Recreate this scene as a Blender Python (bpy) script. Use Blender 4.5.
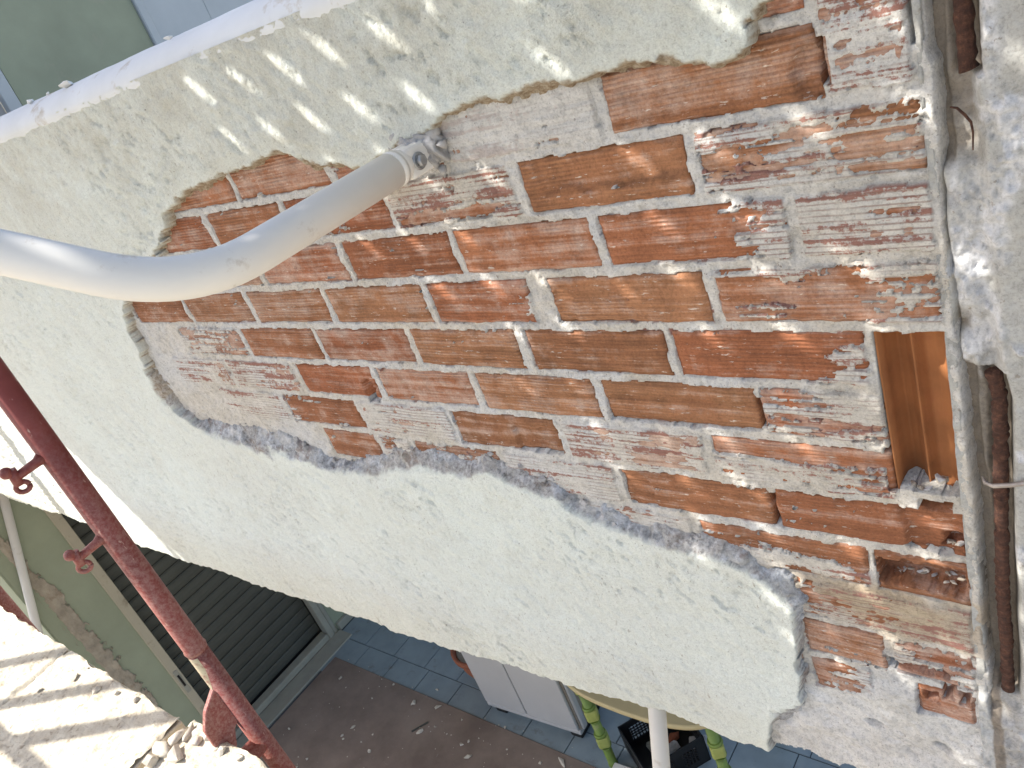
import bpy, bmesh, math, random
import numpy as np
from mathutils import Vector, Matrix

for o in list(bpy.data.objects): bpy.data.objects.remove(o)
sc = bpy.context.scene
C = sc.collection

# ------------------------------------------------------------------ camera
RW = np.array([[0.76539101, 0.04807343, -0.64176751],
               [0.55530683, -0.55336403, 0.62082412],
               [-0.32528591, -0.83155108, -0.45023536]])   # rows: world axes in camera axes (right, down, forward)
FPX = 808.38
cam_d = bpy.data.cameras.new('Camera')
cam = bpy.data.objects.new('Camera', cam_d); C.objects.link(cam)
cam_d.sensor_width = 36.0; cam_d.lens = FPX / 1024 * 36.0
cam_d.clip_start = 0.02; cam_d.clip_end = 600
m = Matrix.Identity(4)
for i in range(3):
    m[i][0] = RW[i, 0]; m[i][1] = -RW[i, 1]; m[i][2] = -RW[i, 2]
cam.matrix_world = m
sc.camera = cam

# ------------------------------------------------------------------ light
SUN = Vector((0.85, 0.50, -1.0)).normalized()          # direction the light travels
world = bpy.data.worlds.new('World'); sc.world = world
world.use_nodes = True
wn = world.node_tree; bg = wn.nodes['Background']
sky = wn.nodes.new('ShaderNodeTexSky'); sky.sky_type = 'NISHITA'; sky.sun_disc = False
sky.sun_elevation = math.asin(-SUN.z)
sky.sun_rotation = math.atan2(-SUN.x, -SUN.y)
sky.air_density = 1.0; sky.dust_density = 2.5; sky.ozone_density = 1.0
wn.links.new(sky.outputs[0], bg.inputs[0]); bg.inputs[1].default_value = 0.15
sl = bpy.data.lights.new('Sun', 'SUN'); sl.energy = 5.0; sl.angle = math.radians(0.42); sl.color = (1.0, 0.95, 0.87)
so = bpy.data.objects.new('Sun', sl); C.objects.link(so)
so.rotation_euler = SUN.to_track_quat('-Z', 'Y').to_euler(); so.location = (-6, -4, 8)
sc.view_settings.view_transform = 'Standard'; sc.view_settings.look = 'None'
sc.view_settings.exposure = 1.05; sc.view_settings.gamma = 1.0

# ------------------------------------------------------------------ helpers
rng = np.random.default_rng(7); random.seed(7)
WY = 0.86                                             # plane of the brick faces
def ray(px, py): return RW @ np.array([px - 512.0, py - 384.0, FPX])
def onY(px, py, y=WY): w = ray(px, py); return w / w[1] * y
def polyY(pts, y): return np.array([onY(a, b, y)[[0, 2]] for a, b in pts])

def _h(ix, iy, s):
    n = (ix.astype(np.int64) * 374761393 + iy.astype(np.int64) * 668265263 + s * 1442695041) & 0x7fffffff
    n = ((n ^ (n >> 13)) * 1274126177) & 0x7fffffff
    return ((n ^ (n >> 16)) & 0xffff) / 65535.0
def vnoise(x, y, s=0):
    ix = np.floor(x); iy = np.floor(y); fx = x - ix; fy = y - iy
    fx = fx * fx * fx * (fx * (fx * 6 - 15) + 10); fy = fy * fy * fy * (fy * (fy * 6 - 15) + 10)
    a = _h(ix, iy, s); b = _h(ix + 1, iy, s); c = _h(ix, iy + 1, s); d = _h(ix + 1, iy + 1, s)
    return (a + (b - a) * fx) * (1 - fy) + (c + (d - c) * fx) * fy
def fbm(x, y, s=0, o=4, g=.5):
    v = 0; a = 1; t = 0
    for k in range(o):
        v = v + a * vnoise(x * 2 ** k + 13.7 * k, y * 2 ** k + 7.3 * k, s + k * 17); t += a; a *= g
    return v / t
def sst(a, b, x): t = np.clip((x - a) / (b - a), 0, 1); return t * t * (3 - 2 * t)

def sdist(P, X, Z):
    """signed distance to polygon P (positive inside) for arrays X, Z"""
    x = X.ravel(); z = Z.ravel(); best = np.full(x.shape, 1e9); ins = np.zeros(x.shape, bool)
    n = len(P)
    for i in range(n):
        ax, az = P[i]; bx, bz = P[(i + 1) % n]; dx = bx - ax; dz = bz - az
        L = dx * dx + dz * dz + 1e-12
        t = np.clip(((x - ax) * dx + (z - az) * dz) / L, 0, 1)
        best = np.minimum(best, (x - ax - t * dx) ** 2 + (z - az - t * dz) ** 2)
        if abs(dz) > 1e-12:
            c = ((az > z) != (bz > z)) & (x < dx * (z - az) / dz + ax)
            ins ^= c
    d = np.sqrt(best)
    return np.where(ins, d, -d).reshape(X.shape)

LOC = {}
def empty(name, loc, label, cat, group=None):
    o = bpy.data.objects.new(name, None); C.objects.link(o); o.location = loc; o.empty_display_size = .1
    o['label'] = label; o['category'] = cat
    if group: o['group'] = group
    LOC[o.name] = Vector(loc); return o
def tag(o, label, cat, group=None):
    o['label'] = label; o['category'] = cat
    if group: o['group'] = group
    return o
def wloc(o):
    return LOC.get(o.name, Vector((0, 0, 0)))
def link(name, me, mat, parent, loc, smooth=False):
    o = bpy.data.objects.new(name, me); C.objects.link(o)
    if mat: me.materials.append(mat)
    LOC[o.name] = Vector(loc)
    if parent: o.parent = parent; o.location = Vector(loc) - wloc(parent)
    else: o.location = loc
    if smooth: me.polygons.foreach_set('use_smooth', [True] * len(me.polygons))
    return o
def mk(name, V, F, mat, parent=None, smooth=False, attrs=None):
    V = np.asarray(V, float); c = (V.min(0) + V.max(0)) / 2
    if not parent: c[2] = V[:, 2].min()
    me = bpy.data.meshes.new(name)
    if isinstance(F, np.ndarray) and F.ndim == 2 and F.shape[1] == 4:
        me.vertices.add(len(V)); me.vertices.foreach_set('co', (V - c).astype(np.float32).ravel())
        me.loops.add(F.size); me.loops.foreach_set('vertex_index', F.astype(np.int32).ravel())
        me.polygons.add(len(F)); me.polygons.foreach_set('loop_start', np.arange(0, F.size, 4, dtype=np.int32))
        me.update(calc_edges=True)
    else:
        me.from_pydata([tuple(v) for v in (V - c)], [], [tuple(f) for f in F]); me.update()
    for k, a in (attrs or {}).items():
        at = me.attributes.new(k, 'FLOAT', 'POINT'); at.data.foreach_set('value', np.asarray(a, np.float32).ravel())
    me.validate()
    return link(name, me, mat, parent, c, smooth)
def bmk(name, bm, mat, parent=None, smooth=False):
    bmesh.ops.recalc_face_normals(bm, faces=bm.faces)
    co = np.array([v.co[:] for v in bm.verts]); c = (co.min(0) + co.max(0)) / 2
    if not parent: c[2] = co[:, 2].min()
    bmesh.ops.translate(bm, verts=bm.verts, vec=-Vector(c))
    me = bpy.data.meshes.new(name); bm.to_mesh(me); bm.free()
    return link(name, me, mat, parent, c, smooth)
def abox(bm, x0, x1, y0, y1, z0, z1, bev=0, seg=1, rz=0, piv=None):
    r = bmesh.ops.create_cube(bm, size=1)
    vs = r['verts']
    bmesh.ops.scale(bm, verts=vs, vec=(x1 - x0, y1 - y0, z1 - z0))
    bmesh.ops.translate(bm, verts=vs, vec=((x0 + x1) / 2, (y0 + y1) / 2, (z0 + z1) / 2))
    if rz: bmesh.ops.rotate(bm, verts=vs, cent=piv or ((x0 + x1) / 2, (y0 + y1) / 2, 0), matrix=Matrix.Rotation(rz, 3, 'Z'))
    if bev:
        es = {e for v in vs for e in v.link_edges}
        bmesh.ops.bevel(bm, geom=list(es), offset=bev, segments=seg, affect='EDGES', profile=.5)
def box(name, x0, x1, y0, y1, z0, z1, mat, parent=None, bev=0, seg=1, rz=0, piv=None):
    bm = bmesh.new(); abox(bm, x0, x1, y0, y1, z0, z1, bev, seg, rz, piv); return bmk(name, bm, mat, parent)
def atube(bm, pts, rad, n=16, caps=True):
    pts = [Vector(p) for p in pts]; rad = rad if hasattr(rad, '__len__') else [rad] * len(pts)
    up = None; rings = []
    for i, p in enumerate(pts):
        t = (pts[min(i + 1, len(pts) - 1)] - pts[max(i - 1, 0)]).normalized()
        if up is None: up = t.orthogonal().normalized()
        up = (up - t * up.dot(t)).normalized(); b = t.cross(up)
        rings.append([bm.verts.new(p + (up * math.cos(2 * math.pi * k / n) + b * math.sin(2 * math.pi * k / n)) * rad[i]) for k in range(n)])
    for a, b in zip(rings, rings[1:]):
        for k in range(n):
            f = bm.faces.new((a[k], a[(k + 1) % n], b[(k + 1) % n], b[k])); f.smooth = True
    if caps:
        bm.faces.new(rings[0][::-1]); bm.faces.new(rings[-1])
def tube(name, pts, rad, mat, parent=None, n=16):
    bm = bmesh.new(); atube(bm, pts, rad, n); return bmk(name, bm, mat, parent)
def chunk_bm(bm, c, s, seed, sq=(1, 1, 1)):
    """angular broken fragment"""
    r = random.Random(seed); R3 = Matrix.Rotation(r.uniform(0, 6.28), 3, 'Z') @ Matrix.Diagonal(Vector(sq))
    vs = []
    for k in range(15):
        p = Vector((r.gauss(0, 1), r.gauss(0, 1), r.gauss(0, 1))).normalized() * r.uniform(.75, 1.12)
        vs.append(bm.verts.new(Vector(c) + (R3 @ p) * s))
    g = bmesh.ops.convex_hull(bm, input=vs)
    bmesh.ops.delete(bm, geom=[e for e in set(g['geom_interior']) if isinstance(e, bmesh.types.BMVert)], context='VERTS')

# ------------------------------------------------------------------ materials
def new_mat(name):
    mt = bpy.data.materials.new(name); mt.use_nodes = True
    nt = mt.node_tree; return mt, nt, nt.nodes['Principled BSDF']
class G:
    def __init__(s, nt): s.nt = nt; s.pos = s.n('ShaderNodeNewGeometry').outputs['Position']
    def n(s, t): return s.nt.nodes.new(t)
    def l(s, a, b): s.nt.links.new(a, b)
    def map(s, sc=(1, 1, 1), rot=(0, 0, 0), src=None):
        k = s.n('ShaderNodeMapping'); k.inputs['Scale'].default_value = sc; k.inputs['Rotation'].default_value = rot
        s.l(src or s.pos, k.inputs[0]); return k.outputs[0]
    def noise(s, scale, det=4, rough=.55, vec=None, dist=0):
        k = s.n('ShaderNodeTexNoise'); k.inputs['Scale'].default_value = scale; k.inputs['Detail'].default_value = det
        k.inputs['Roughness'].default_value = rough; k.inputs['Distortion'].default_value = dist
        s.l(vec if vec is not None else s.pos, k.inputs['Vector']); return k.outputs[0]
    def ramp(s, v, stops, const=False):
        k = s.n('ShaderNodeValToRGB'); cr = k.color_ramp
        while len(cr.elements) < len(stops): cr.elements.new(.5)
        for e, (p, c) in zip(cr.elements, stops):
            e.position = p; e.color = (*c, 1) if hasattr(c, '__len__') else (c, c, c, 1)
        s.l(v, k.inputs[0]); return k.outputs[0]
    def mix(s, f, a, b, mode='MIX'):
        k = s.n('ShaderNodeMix'); k.data_type = 'RGBA'; k.blend_type = mode
        for inp, v in ((k.inputs[0], f), (k.inputs[6], a), (k.inputs[7], b)):
            if hasattr(v, 'is_linked') or hasattr(v, 'links'): s.l(v, inp)
            elif hasattr(v, '__len__'): inp.default_value = (*v, 1)
            else: inp.default_value = v
        return k.outputs[2]
    def math(s, op, a, b=0.0):
        k = s.n('ShaderNodeMath'); k.operation = op
        for inp, v in zip(k.inputs, (a, b)):
            if hasattr(v, 'links'): s.l(v, inp)
            else: inp.default_value = v
        return k.outputs[0]
    def attr(s, name):
        k = s.n('ShaderNodeAttribute'); k.attribute_name = name; return k.outputs['Fac']
    def bump(s, h, st, dist, bs, prev=None):
        k = s.n('ShaderNodeBump'); k.inputs['Strength'].default_value = st; k.inputs['Distance'].default_value = dist
        s.l(h, k.inputs['Height'])
        if prev is not None: s.l(prev, k.inputs['Normal'])
        if bs is not None: s.l(k.outputs[0], bs.inputs['Normal'])
        return k.outputs[0]

def simple(name, col, rough=.6, var=.12, scale=12, metal=0, bump=0, dirt=None, dirt_amt=.5, spec=.4, dscale=9):
    mt, nt, b = new_mat(name); g = G(nt)
    n = g.noise(scale, 5, .6)
    c = g.mix(g.ramp(n, [(.3, 0.), (.7, 1.)]), tuple(v * (1 - var) for v in col), tuple(min(1, v * (1 + var)) for v in col))
    if dirt:
        d = g.ramp(g.noise(dscale, 7, .7), [(.62 - .3 * dirt_amt, 0.), (.72 - .2 * dirt_amt, 1.)])
        c = g.mix(g.math('MULTIPLY', d, .85), c, dirt)
    g.l(c, b.inputs['Base Color']); b.inputs['Roughness'].default_value = rough; b.inputs['Metallic'].default_value = metal
    b.inputs['Specular IOR Level'].default_value = spec
    if bump: g.bump(g.noise(scale * 8, 6, .65), .6, bump, b)
    return mt

def mat_plaster():
    mt, nt, b = new_mat('painted_render'); g = G(nt)
    big = g.noise(2.2, 5, .6); mid = g.noise(11, 6, .65)
    base = g.mix(g.ramp(big, [(.35, 0.), (.65, 1.)]), (.80, .845, .785), (.76, .785, .72))
    base = g.mix(g.math('MULTIPLY', g.ramp(mid, [(.50, 0.), (.78, 1.)]), .25), base, (.60, .57, .48))
    # grime that gathers along the top of the wall
    sep = g.n('ShaderNodeSeparateXYZ'); g.l(g.pos, sep.inputs[0])
    topz = g.ramp(g.math('ADD', sep.outputs[2], 1.0), [(.55, 0.), (.98, 1.)])
    gr = g.ramp(g.noise(6, 9, .75), [(.40, 0.), (.66, 1.)])
    base = g.mix(g.math('MULTIPLY', g.math('MULTIPLY', gr, topz), .55), base, (.47, .425, .325))
    # sandy grain that also paints fine relief shading into the colour
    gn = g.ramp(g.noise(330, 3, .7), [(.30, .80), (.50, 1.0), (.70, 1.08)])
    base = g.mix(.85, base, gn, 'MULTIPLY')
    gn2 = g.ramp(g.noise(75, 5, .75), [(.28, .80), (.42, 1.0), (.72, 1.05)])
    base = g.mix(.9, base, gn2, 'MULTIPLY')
    # dark tears and specks dragged on the diagonal, pit dirt with relief shade painted in
    v = g.map((150, 150, 62), (0, math.radians(42), 0)); v2 = g.map((42, 42, 14), (0, math.radians(38), 0))
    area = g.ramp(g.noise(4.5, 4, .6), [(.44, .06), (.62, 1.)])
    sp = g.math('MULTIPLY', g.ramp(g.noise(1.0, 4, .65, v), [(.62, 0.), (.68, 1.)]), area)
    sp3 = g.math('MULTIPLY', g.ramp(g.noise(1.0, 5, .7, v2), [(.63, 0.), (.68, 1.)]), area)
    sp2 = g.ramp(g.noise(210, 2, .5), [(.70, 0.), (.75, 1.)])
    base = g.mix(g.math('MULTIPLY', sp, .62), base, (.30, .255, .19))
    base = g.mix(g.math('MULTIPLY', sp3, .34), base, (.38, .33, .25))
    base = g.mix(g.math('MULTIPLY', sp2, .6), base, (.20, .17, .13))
    # broken section shows the cement undercoat
    core = g.attr('core'); tan = g.attr('tan')
    cem = g.ramp(g.noise(120, 6, .8), [(.30, (.12, .12, .125)), (.42, (.36, .37, .385)), (.56, (.54, .56, .585)), (.72, (.70, .72, .74))])
    cem = g.mix(g.math('MULTIPLY', g.ramp(g.noise(14, 5, .7), [(.50, 0.), (.60, 1.)]), .75), cem, (.60, .585, .55))
    cem = g.mix(g.math('MULTIPLY', g.ramp(g.noise(18, 4, .7), [(.56, 0.), (.64, 1.)]), .6), cem, (.26, .19, .16))
    tanc = g.mix(g.ramp(g.noise(120, 5, .75), [(.35, 0.), (.65, 1.)]), (.24, .16, .09), (.58, .50, .38))
    cem = g.mix(.9, cem, g.ramp(g.noise(38, 5, .7), [(.30, .45), (.5, 1.0), (.68, 1.35)]), 'MULTIPLY')
    cem = g.mix(tan, cem, tanc)
    base = g.mix(core, base, cem)
    g.l(base, b.inputs['Base Color']); b.inputs['Roughness'].default_value = .9; b.inputs['Specular IOR Level'].default_value = .2
    nb = g.bump(g.noise(75, 8, .78), 1.0, .007, None)
    nb = g.bump(g.noise(330, 3, .7), .7, .002, None, nb)
    g.bump(g.noise(1.0, 4, .65, v2), .5, .005, b, nb)
    return mt
def mat_mortar():
    mt, nt, b = new_mat('mortar'); g = G(nt)
    a = g.noise(14, 6, .65)
    base = g.mix(g.ramp(a, [(.35, 0.), (.65, 1.)]), (.55, .51, .44), (.68, .645, .585))
    base = g.mix(g.ramp(g.noise(5, 4, .6), [(.45, 0.), (.6, 1.)]), base, (.62, .61, .585))
    base = g.mix(g.attr('white'), base, g.mix(g.ramp(g.noise(10, 8, .7), [(.35, 0.), (.7, 1.)]), (.76, .745, .71), (.56, .54, .50)))
    base = g.mix(g.attr('tanm'), base, g.mix(g.ramp(g.noise(20, 6, .6), [(.35, 0.), (.7, 1.)]), (.52, .43, .31), (.38, .29, .20)))
    gn = g.ramp(g.noise(300, 4, .75), [(.30, .66), (.47, 1.0), (.70, 1.14)])
    base = g.mix(.9, base, gn, 'MULTIPLY')
    gn2 = g.ramp(g.noise(70, 6, .75), [(.32, .70), (.48, 1.0), (.70, 1.12)])
    base = g.mix(.9, base, gn2, 'MULTIPLY')
    # the brick shows through in lines where the ribs stand proud
    v = g.map((5, 5, 105)); grit = g.noise(150, 4, .75)
    ribs = g.math('ADD', g.math('MULTIPLY', g.noise(1.0, 3, .6, v), .62), g.math('MULTIPLY', grit, .38))
    pk = g.math('ADD', g.math('MULTIPLY', g.noise(6, 5, .65), .50), g.math('MULTIPLY', ribs, .80))
    st = g.ramp(pk, [(.675, 0.), (.715, 1.)])
    base = g.mix(g.math('MULTIPLY', st, g.attr('pink')), base, g.mix(grit, (.24, .10, .08), (.42, .24, .19)))
    wv = g.n('ShaderNodeTexWave'); wv.bands_direction = 'Z'; wv.inputs['Scale'].default_value = 44; wv.inputs['Distortion'].default_value = 2.2; wv.inputs['Detail'].default_value = 4; wv.inputs['Detail Scale'].default_value = .5
    g.l(g.map((.14, .14, 1)), wv.inputs['Vector']); area = g.ramp(g.noise(10, 5, .65), [(.42, 0.), (.58, 1.)])
    rl_ = g.math('MULTIPLY', g.math('MULTIPLY', g.ramp(wv.outputs['Fac'], [(.06, 1.), (.34, 0.)]), area), g.math('MULTIPLY', g.attr('pink'), .6))
    base = g.mix(rl_, base, (.25, .15, .12))
    sp = g.ramp(g.noise(190, 3, .6), [(.64, 0.), (.70, 1.)])
    base = g.mix(g.math('MULTIPLY', sp, .6), base, (.17, .125, .10))
    g.l(base, b.inputs['Base Color']); b.inputs['Roughness'].default_value = .95; b.inputs['Specular IOR Level'].default_value = .15
    nb = g.bump(g.noise(130, 6, .8), 1.0, .005, None)
    g.bump(g.noise(1.0, 4, .6, v), .5, .003, b, nb)
    return mt
def mat_brick():
    mt, nt, b = new_mat('fired_clay'); g = G(nt)
    oi = g.n('ShaderNodeObjectInfo')
    v = g.map((3, 3, 85))
    rb = g.noise(1.0, 5, .65, v)
    base = g.mix(g.ramp(rb, [(.32, 0.), (.68, 1.)]), (.70, .68, .66), (1.20, 1.19, 1.18))
    base = g.mix(1.0, base, oi.outputs['Color'], 'MULTIPLY')
    base = g.mix(g.math('MULTIPLY', g.ramp(g.noise(13, 5, .65), [(.4, 0.), (.7, 1.)]), .4), base, (.27, .10, .045))
    # pale dust and rubbed-on mortar, more of it on some bricks
    d = g.noise(24, 7, .72); d2 = g.math('ADD', g.math('MULTIPLY', rb, .55), g.math('MULTIPLY', d, .55))
    d3 = g.math('ADD', d2, g.math('MULTIPLY', oi.outputs['Alpha'], .30))
    dm = g.ramp(d3, [(.60, 0.), (.80, 1.)])
    base = g.mix(g.math('MULTIPLY', dm, .85), base, g.mix(g.noise(30, 3), (.40, .26, .20), (.54, .46, .39)))
    sp = g.ramp(g.noise(1.0, 4, .7, g.map((45, 45, 190))), [(.63, 0.), (.69, 1.)])
    base = g.mix(g.math('MULTIPLY', sp, .75), base, (.60, .55, .48))
    wv = g.n('ShaderNodeTexWave'); wv.bands_direction = 'Z'; wv.inputs['Scale'].default_value = 52; wv.inputs['Distortion'].default_value = 1.6; wv.inputs['Detail'].default_value = 3; wv.inputs['Detail Scale'].default_value = .35
    g.l(g.map((.12, .12, 1)), wv.inputs['Vector']); area = g.ramp(g.noise(9, 4, .6), [(.38, 0.), (.58, 1.)])
    dk = g.math('MULTIPLY', g.ramp(wv.outputs['Fac'], [(.05, 1.), (.32, 0.)]), area)
    base = g.mix(g.math('MULTIPLY', dk, .34), base, (.11, .05, .025))
    bl = g.ramp(g.noise(34, 6, .7), [(.32, .74), (.5, 1.0), (.7, 1.18)]); base = g.mix(.8, base, bl, 'MULTIPLY')
    gn = g.ramp(g.noise(260, 4, .75), [(.30, .62), (.48, 1.0), (.70, 1.25)]); base = g.mix(.8, base, gn, 'MULTIPLY')
    g.l(base, b.inputs['Base Color']); b.inputs['Roughness'].default_value = .85; b.inputs['Specular IOR Level'].default_value = .25
    nb = g.bump(rb, .6, .004, None); nb = g.bump(g.math('MULTIPLY', wv.outputs['Fac'], area), .6, .0022, None, nb)
    g.bump(g.noise(170, 4, .6), .35, .0015, b, nb)
    return mt
def mat_concrete():
    mt, nt, b = new_mat('weathered_concrete'); g = G(nt)
    base = g.mix(g.ramp(g.noise(6, 6, .6), [(.35, 0.), (.65, 1.)]), (.325, .32, .295), (.41, .405, .38))
    base = g.mix(g.attr('white'), base, g.mix(g.noise(40, 4), (.62, .62, .62), (.44, .44, .44)))
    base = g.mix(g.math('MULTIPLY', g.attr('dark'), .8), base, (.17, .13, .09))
    gn = g.ramp(g.noise(280, 4, .75), [(.30, .66), (.48, 1.0), (.70, 1.15)]); base = g.mix(.85, base, gn, 'MULTIPLY')
    gn = g.ramp(g.noise(45, 7, .75), [(.32, .70), (.50, 1.0), (.70, 1.1)]); base = g.mix(.9, base, gn, 'MULTIPLY')
    sp = g.ramp(g.noise(120, 3, .6), [(.66, 0.), (.71, 1.)])
    base = g.mix(g.math('MULTIPLY', sp, .55), base, (.2, .16, .12))
    g.l(base, b.inputs['Base Color']); b.inputs['Roughness'].default_value = .92; b.inputs['Specular IOR Level'].default_value = .2
    nb = g.bump(g.noise(60, 7, .7), .5, .004, None); g.bump(g.noise(220, 3, .6), .4, .0012, b, nb)
    return mt
def mat_rust():
    mt, nt, b = new_mat('rust'); g = G(nt)
    c = g.ramp(g.noise(130, 6, .7), [(.3, (.03, .013, .009)), (.52, (.085, .034, .020)), (.68, (.17, .075, .042)), (.78, (.36, .31, .26))])
    g.l(c, b.inputs['Base Color']); b.inputs['Roughness'].default_value = .95
    g.bump(g.noise(160, 6, .75), 1, .006, b); return mt
def mat_redpaint():
    mt, nt, b = new_mat('worn_red_paint'); g = G(nt)
    c = g.mix(g.ramp(g.noise(9, 4, .6), [(.35, 0.), (.65, 1.)]), (.165, .033, .027), (.23, .052, .042))
    sep = g.n('ShaderNodeSeparateXYZ'); g.l(g.pos, sep.inputs[0])
    # cement dust settled on the lower length of the tube, near the deck
    low = g.ramp(g.math('MULTIPLY', sep.outputs[2], -1.0), [(.35, 0.), (.70, .9)])
    d = g.ramp(g.noise(110, 9, .82), [(.42, 0.), (.60, 1.)])
    c = g.mix(g.math('MULTIPLY', g.math('MULTIPLY', d, low), .55), c, (.42, .28, .24))
    ch = g.ramp(g.noise(1.0, 4, .6, g.map((95, 95, 32))), [(.66, 0.), (.71, 1.)])
    c = g.mix(g.math('MULTIPLY', ch, .8), c, (.5, .34, .27))
    rs = g.ramp(g.noise(60, 5, .65), [(.66, 0.), (.72, 1.)]); c = g.mix(rs, c, (.10, .045, .03))
    g.l(c, b.inputs['Base Color']); b.inputs['Roughness'].default_value = .5; b.inputs['Specular IOR Level'].default_value = .35
    g.bump(g.noise(90, 4, .6), .3, .001, b); return mt
def mat_deck():
    mt, nt, b = new_mat('dusty_deck'); g = G(nt)
    c = g.mix(g.ramp(g.noise(20, 6, .65), [(.35, 0.), (.65, 1.)]), (.50, .44, .34), (.66, .61, .50))
    c = g.mix(g.math('MULTIPLY', g.ramp(g.noise(70, 5, .65), [(.56, 0.), (.66, 1.)]), .75), c, (.28, .22, .16))
    c = g.mix(g.math('MULTIPLY', g.ramp(g.noise(1.0, 4, .6, g.map((8, 70, 8))), [(.6, 0.), (.75, 1.)]), .5), c, (.33, .26, .18))
    g.l(c, b.inputs['Base Color']); b.inputs['Roughness'].default_value = .95
    nb = g.bump(g.noise(110, 6, .7), .8, .004, None); g.bump(g.noise(28, 6, .7), .6, .008, b, nb); return mt
def mat_brownsheet():
    mt, nt, b = new_mat('brown_sheeting'); g = G(nt)
    c = g.mix(g.ramp(g.noise(2.5, 6, .65), [(.35, 0.), (.65, 1.)]), (.175, .130, .105), (.27, .21, .17))
    st = g.ramp(g.noise(1.0, 5, .65, g.map((2.2, 14, 1), (0, 0, math.radians(38)))), [(.56, 0.), (.72, 1.)])
    c = g.mix(g.math('MULTIPLY', st, .4), c, (.23, .18, .14))
    sp = g.ramp(g.noise(38, 4, .6), [(.66, 0.), (.72, 1.)]); c = g.mix(g.math('MULTIPLY', sp, .55), c, (.28, .25, .22))
    g.l(c, b.inputs['Base Color']); b.inputs['Roughness'].default_value = .85; g.bump(g.noise(30, 5), .3, .003, b); return mt

M = dict(
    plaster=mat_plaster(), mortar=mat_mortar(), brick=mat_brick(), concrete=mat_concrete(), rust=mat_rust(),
    red=mat_redpaint(), deck=mat_deck(), sheet=mat_brownsheet(),
    coping=simple('smooth_white_coping', (.66, .68, .69), .7, .06, 7, bump=.0012, dirt=(.42, .36, .27), dirt_amt=.10),
    clay=simple('inner_clay', (.29, .112, .038), .85, .22, 16, bump=.0015, dirt=(.30, .11, .04), dirt_amt=.25, dscale=25),
    cement=simple('grey_cement', (.42, .41, .40), .95, .22, 30, bump=.004),
    rubble=simple('pale_rubble', (.55, .50, .42), .95, .2, 40, bump=.004),
    tube=simple('white_tube_paint', (.72, .70, .65), .5, .05, 5, dirt=(.50, .44, .36), dirt_amt=.06, spec=.5, dscale=14),
    zinc=simple('zinc', (.35, .36, .37), .4, .2, 60, metal=.9, bump=.0004),
    green=simple('green_wall_paint', (.295, .325, .235), .85, .10, 3, bump=.002, dirt=(.33, .33, .25), dirt_amt=.12, dscale=4),
    raw=simple('bare_patch', (.36, .315, .25), .95, .25, 14, bump=.006, dirt=(.24, .17, .12), dirt_amt=.25),
    frame=simple('beige_frame', (.42, .38, .29), .6, .06, 8, dirt=(.25, .21, .15), dirt_amt=.12),
    gframe=simple('grey_frame', (.31, .305, .255), .6, .1, 8),
    palepanel=simple('pale_blue_panel', (.43, .47, .49), .5, .06, 4),
    slat=simple('dark_shutter_slat', (.072, .074, .062), .55, .12, 6),
    tile=simple('blue_grey_tile', (.235, .29, .315), .55, .14, 5, dirt=(.17, .18, .18), dirt_amt=.15, bump=.0008),
    grout=simple('grout', (.075, .085, .092), .95, .2, 20),
    cab=simple('cabinet_plastic', (.43, .42, .41), .5, .05, 3),
    cabside=simple('cabinet_side', (.30, .25, .20), .55, .1, 5),
    black=simple('black_plastic', (.010, .010, .011), .5, .2, 8),
    prop=simple('green_prop_paint', (.165, .24, .05), .5, .2, 14, dirt=(.30, .30, .13), dirt_amt=.22),
    nut=simple('yellow_green_paint', (.34, .37, .10), .5, .15, 18),
    tablem=simple('cream_table_top', (.50, .41, .22), .5, .08, 6),
    terra=simple('terracotta', (.30, .10, .05), .8, .15, 12),
    ground=simple('pale_ground', (.34, .31, .26), .95, .2, 1.5, bump=.01),
    steel=simple('galvanised_plank', (.45, .46, .46), .5, .1, 12, metal=.6),
    ply=simple('plywood', (.38, .27, .16), .8, .15, 9),
    floorc=simple('balcony_screed', (.36, .34, .30), .9, .1, 5),
    wire=simple('tie_wire', (.33, .29, .26), .5, .3, 60, metal=.5),
    white=simple('white_board', (.78, .76, .70), .8, .05, 8),
)
# ================================================================== SETTING
FZ = -4.0
g_ = mk('ground', [(-250, -250, FZ - .06), (250, -250, FZ - .06), (250, 250, FZ - .06), (-250, 250, FZ - .06)], [(0, 1, 2, 3)], M['ground']); g_['kind'] = 'structure'
fl = box('terrace_floor', -4.99, .6, .95, 4.25, FZ - .05, FZ - .006, M['grout']); fl['kind'] = 'structure'
T = .317
bm = bmesh.new(); abox(bm, -T / 2 + .003, T / 2 - .003, -T / 2 + .003, T / 2 - .003, -.005, .005, .0015)
tile_me = bpy.data.meshes.new('tile'); bm.to_mesh(tile_me); bm.free(); tile_me.materials.append(M['tile'])
for r in range(4):
    off = -3.316 if r % 2 == 0 else -3.373
    for k in range(-5, 8):
        x = off + T * (k + .5); y = 2.07 - T / 2 + T * r
        if x - T / 2 < -4.99: continue
        o = bpy.data.objects.new('tile', tile_me); C.objects.link(o); o.parent = fl
        o.location = Vector((x, y, FZ - .003 + rng.uniform(-.0008, .0008))) - wloc(fl)
fs = box('floor_sheet', -4.80, .6, .96, 1.892, FZ - .001, FZ + .009, M['sheet'], None, .003); fs['kind'] = 'structure'
bal = box('balcony_floor', -4.985, .5, 1.0, 4.25, -1.42, -1.22, M['floorc']); bal['kind'] = 'structure'
# small chips strewn over the sheet: too many and too small to count
bm = bmesh.new()
for i in range(150):
    p = (rng.uniform(-4.7, -2.0), rng.uniform(1.0, 1.95), FZ + .011)
    chunk_bm(bm, p, .004 + .013 * rng.random() ** 3, i, (1, .8, .5))
o = bmk('rubble_chips', bm, M['rubble'], None); o['kind'] = 'stuff'
tag(o, 'small pale mortar chips strewn over the brown floor sheet', 'rubble')

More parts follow.
